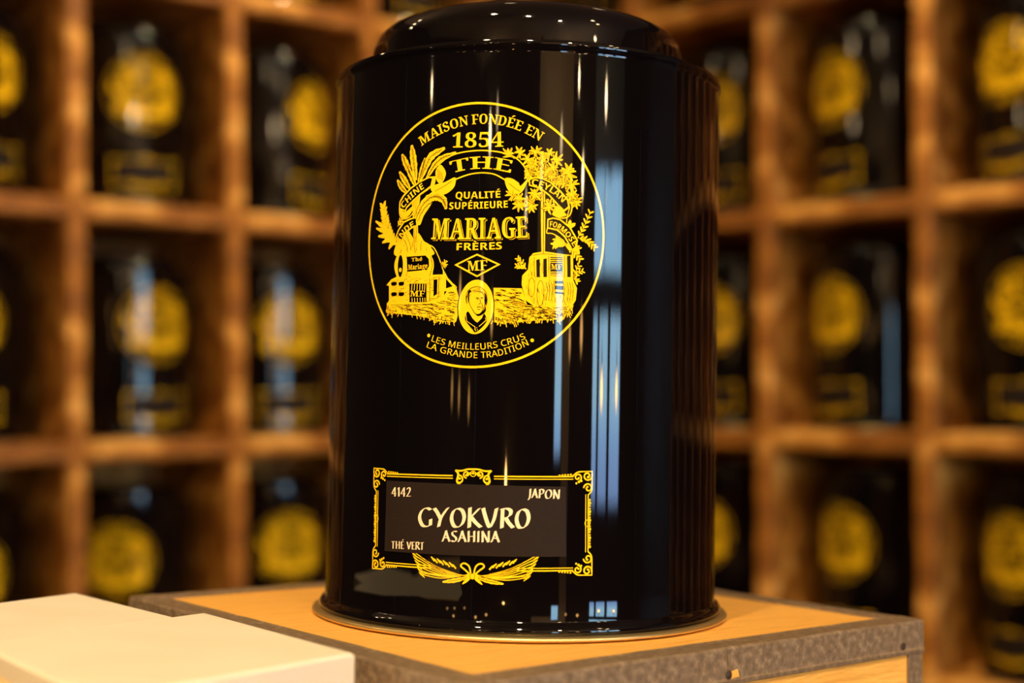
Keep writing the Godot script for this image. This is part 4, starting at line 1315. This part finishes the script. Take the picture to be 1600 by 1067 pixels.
	cluster(1, [30.97, 217.65], 2.75)
	cluster(2, [35.81, 213.04], 2.75)
	line("G", [31.24, 201.90, 27.55, 204.73, 23.84, 209.05], 0.50, 1, 0)
	line("G", [31.82, 201.92, 34.84, 204.94, 39.22, 207.31], 0.50, 1, 0)
	line("G", [31.68, 197.53, 33.85, 198.32, 34.62, 196.15], 0.50, 1, 0)
	line("G", [31.16, 198.24, 27.66, 198.15, 25.86, 197.39], 0.50, 1, 0)
	# ribbons on the tall tree side
	fill("X", [25.09, 204.32, 24.74, 207.46, 27.49, 208.54, 31.13, 208.12, 34.81, 206.55, 39.29, 202.92, 43.22, 198.69, 44.03, 195.06, 41.31, 192.89, 37.93, 195.91, 34.19, 199.94, 29.76, 203.18], 0)
	fill("Y", [25.73, 204.84, 25.48, 206.89, 27.64, 207.81, 31.00, 207.46, 34.46, 205.96, 38.78, 202.38, 42.48, 198.36, 43.12, 195.46, 41.21, 193.91, 38.36, 196.58, 34.55, 200.54, 30.04, 203.92], 0)
	text("Z", "CEYLAN", "sans_bold", [26.10, 204.70, 34.16, 201.99, 40.27, 197.10], 2.96)
	line("X", [43.22, 198.69, 44.91, 195.84, 44.08, 191.77, 41.72, 190.13, 38.76, 190.31, 36.17, 191.45], 0.60, 1, 0)
	fill("X", [37.79, 195.68, 41.23, 192.89, 42.45, 191.33, 39.13, 190.47, 36.39, 191.24, 37.09, 193.31], 1)
	line("X", [36.06, 197.67, 37.07, 194.78, 35.95, 191.45], 0.50, 1, 0)
	line("X", [43.88, 195.06, 42.75, 190.61, 42.50, 188.04], 0.45, 1, 0)
	fill("X", [33.57, 185.02, 33.64, 189.40, 36.19, 190.21, 39.66, 189.61, 44.39, 186.15, 48.03, 180.24, 47.32, 176.92, 45.32, 175.22, 44.17, 177.15, 41.49, 181.42, 38.12, 184.22], 0)
	fill("Y", [34.21, 185.62, 34.23, 188.83, 36.27, 189.56, 39.37, 189.01, 43.80, 185.68, 47.20, 180.13, 46.64, 177.32, 45.38, 176.10, 44.76, 177.39, 42.00, 181.95, 38.48, 184.89], 0)
	text("Z", "FORMOSE", "sans_bold", [34.87, 185.93, 40.34, 183.79, 45.81, 177.21], 2.49)
	line("X", [33.71, 185.02, 33.60, 182.98, 36.31, 182.70, 40.40, 180.28, 42.68, 177.09, 44.20, 175.32], 0.50, 1, 0)
	sprig("G", [53.78, 193.52, 50.81, 186.60, 47.86, 181.33], 6, 2.61)
	sprig("G", [55.99, 177.34, 52.45, 180.46, 47.86, 181.33], 6, 2.61)
	sprig("G", [49.15, 171.51, 45.69, 175.38, 42.65, 178.55], 6, 2.61)
	sprig("G", [48.09, 176.22, 44.91, 177.18, 41.92, 178.15], 6, 2.61)
	sprig("G", [37.13, 177.62, 39.69, 178.80, 42.65, 178.55], 6, 2.61)
	sprig("G", [44.75, 187.41, 43.88, 185.54, 44.04, 184.82], 6, 2.61)
	sprig("G", [38.19, 180.20, 40.43, 178.46, 42.67, 177.82], 6, 2.61)
	hatch("K", [-45.80, 150.75, -45.74, 148.64, -42.23, 147.02, -24.83, 145.11, -16.34, 142.64, -7.72, 142.35, -5.71, 149.87, -7.73, 157.49, -11.82, 156.81, -14.15, 153.33, -19.02, 150.91], 330, 3.0, 3.0, 0.24)
	hatch("K", [10.06, 157.57, 22.58, 157.41, 25.02, 150.05, 34.31, 149.38, 46.10, 150.31, 45.53, 148.55, 42.31, 145.54, 38.79, 143.99, 28.61, 143.31, 18.51, 142.12, 10.64, 142.25], 420, 3.0, 3.0, 0.24)
	hatch("K", [18.40, 147.77, 46.11, 149.88, 45.38, 148.40, 42.31, 145.03, 28.62, 142.87, 17.07, 141.59], 130, 2.0, 1.1, 0.2)
	hatch("K", [23.97, 160.19, 25.33, 165.67, 25.96, 171.13, 27.51, 173.35, 42.91, 162.87, 46.72, 158.27, 46.06, 152.79, 43.88, 149.08, 30.69, 148.72, 25.20, 152.23], 120, 2.4, 1.75, 0.14)
	hatch("K", [-44.26, 161.98, -40.20, 163.60, -14.39, 163.62, -14.16, 153.62, -19.02, 151.20, -29.40, 150.83, -44.98, 151.62], 90, 2.2, 0.2, 0.14)
	hatch("K", [-40.31, 173.82, -40.66, 178.73, -38.60, 183.50, -34.98, 185.53, -32.08, 182.37, -25.72, 180.56, -22.19, 177.44, -20.82, 173.69], 40, 2.4, 1.3, 0.14)
	tufts([-45.73, 148.49, -42.23, 147.02, -24.83, 145.11, -16.35, 142.78, -7.87, 142.28], 46)
	tufts([10.64, 142.18, 18.51, 141.98, 28.61, 143.16, 38.79, 143.84, 42.46, 145.40, 45.76, 148.41], 60)


func name_on_label() -> void:
	# label frame
	nib_text("4142", [-40.12, 61.78, -34.33, 61.99, -28.84, 62.11], 4.15)
	nib_text("JAPON", [27.25, 63.56, 33.95, 63.38, 41.45, 63.16], 3.91)
	nib_text("GYOKURO", [-24.29, 48.85, 3.09, 49.73, 28.06, 50.01], 8.41)
	nib_text("ASAHINA", [-12.04, 42.70, 1.37, 43.09, 14.68, 43.39], 4.78)
	nib_text("THÉ VERT", [-39.59, 37.80, -29.99, 38.18, -21.31, 38.44], 3.33)
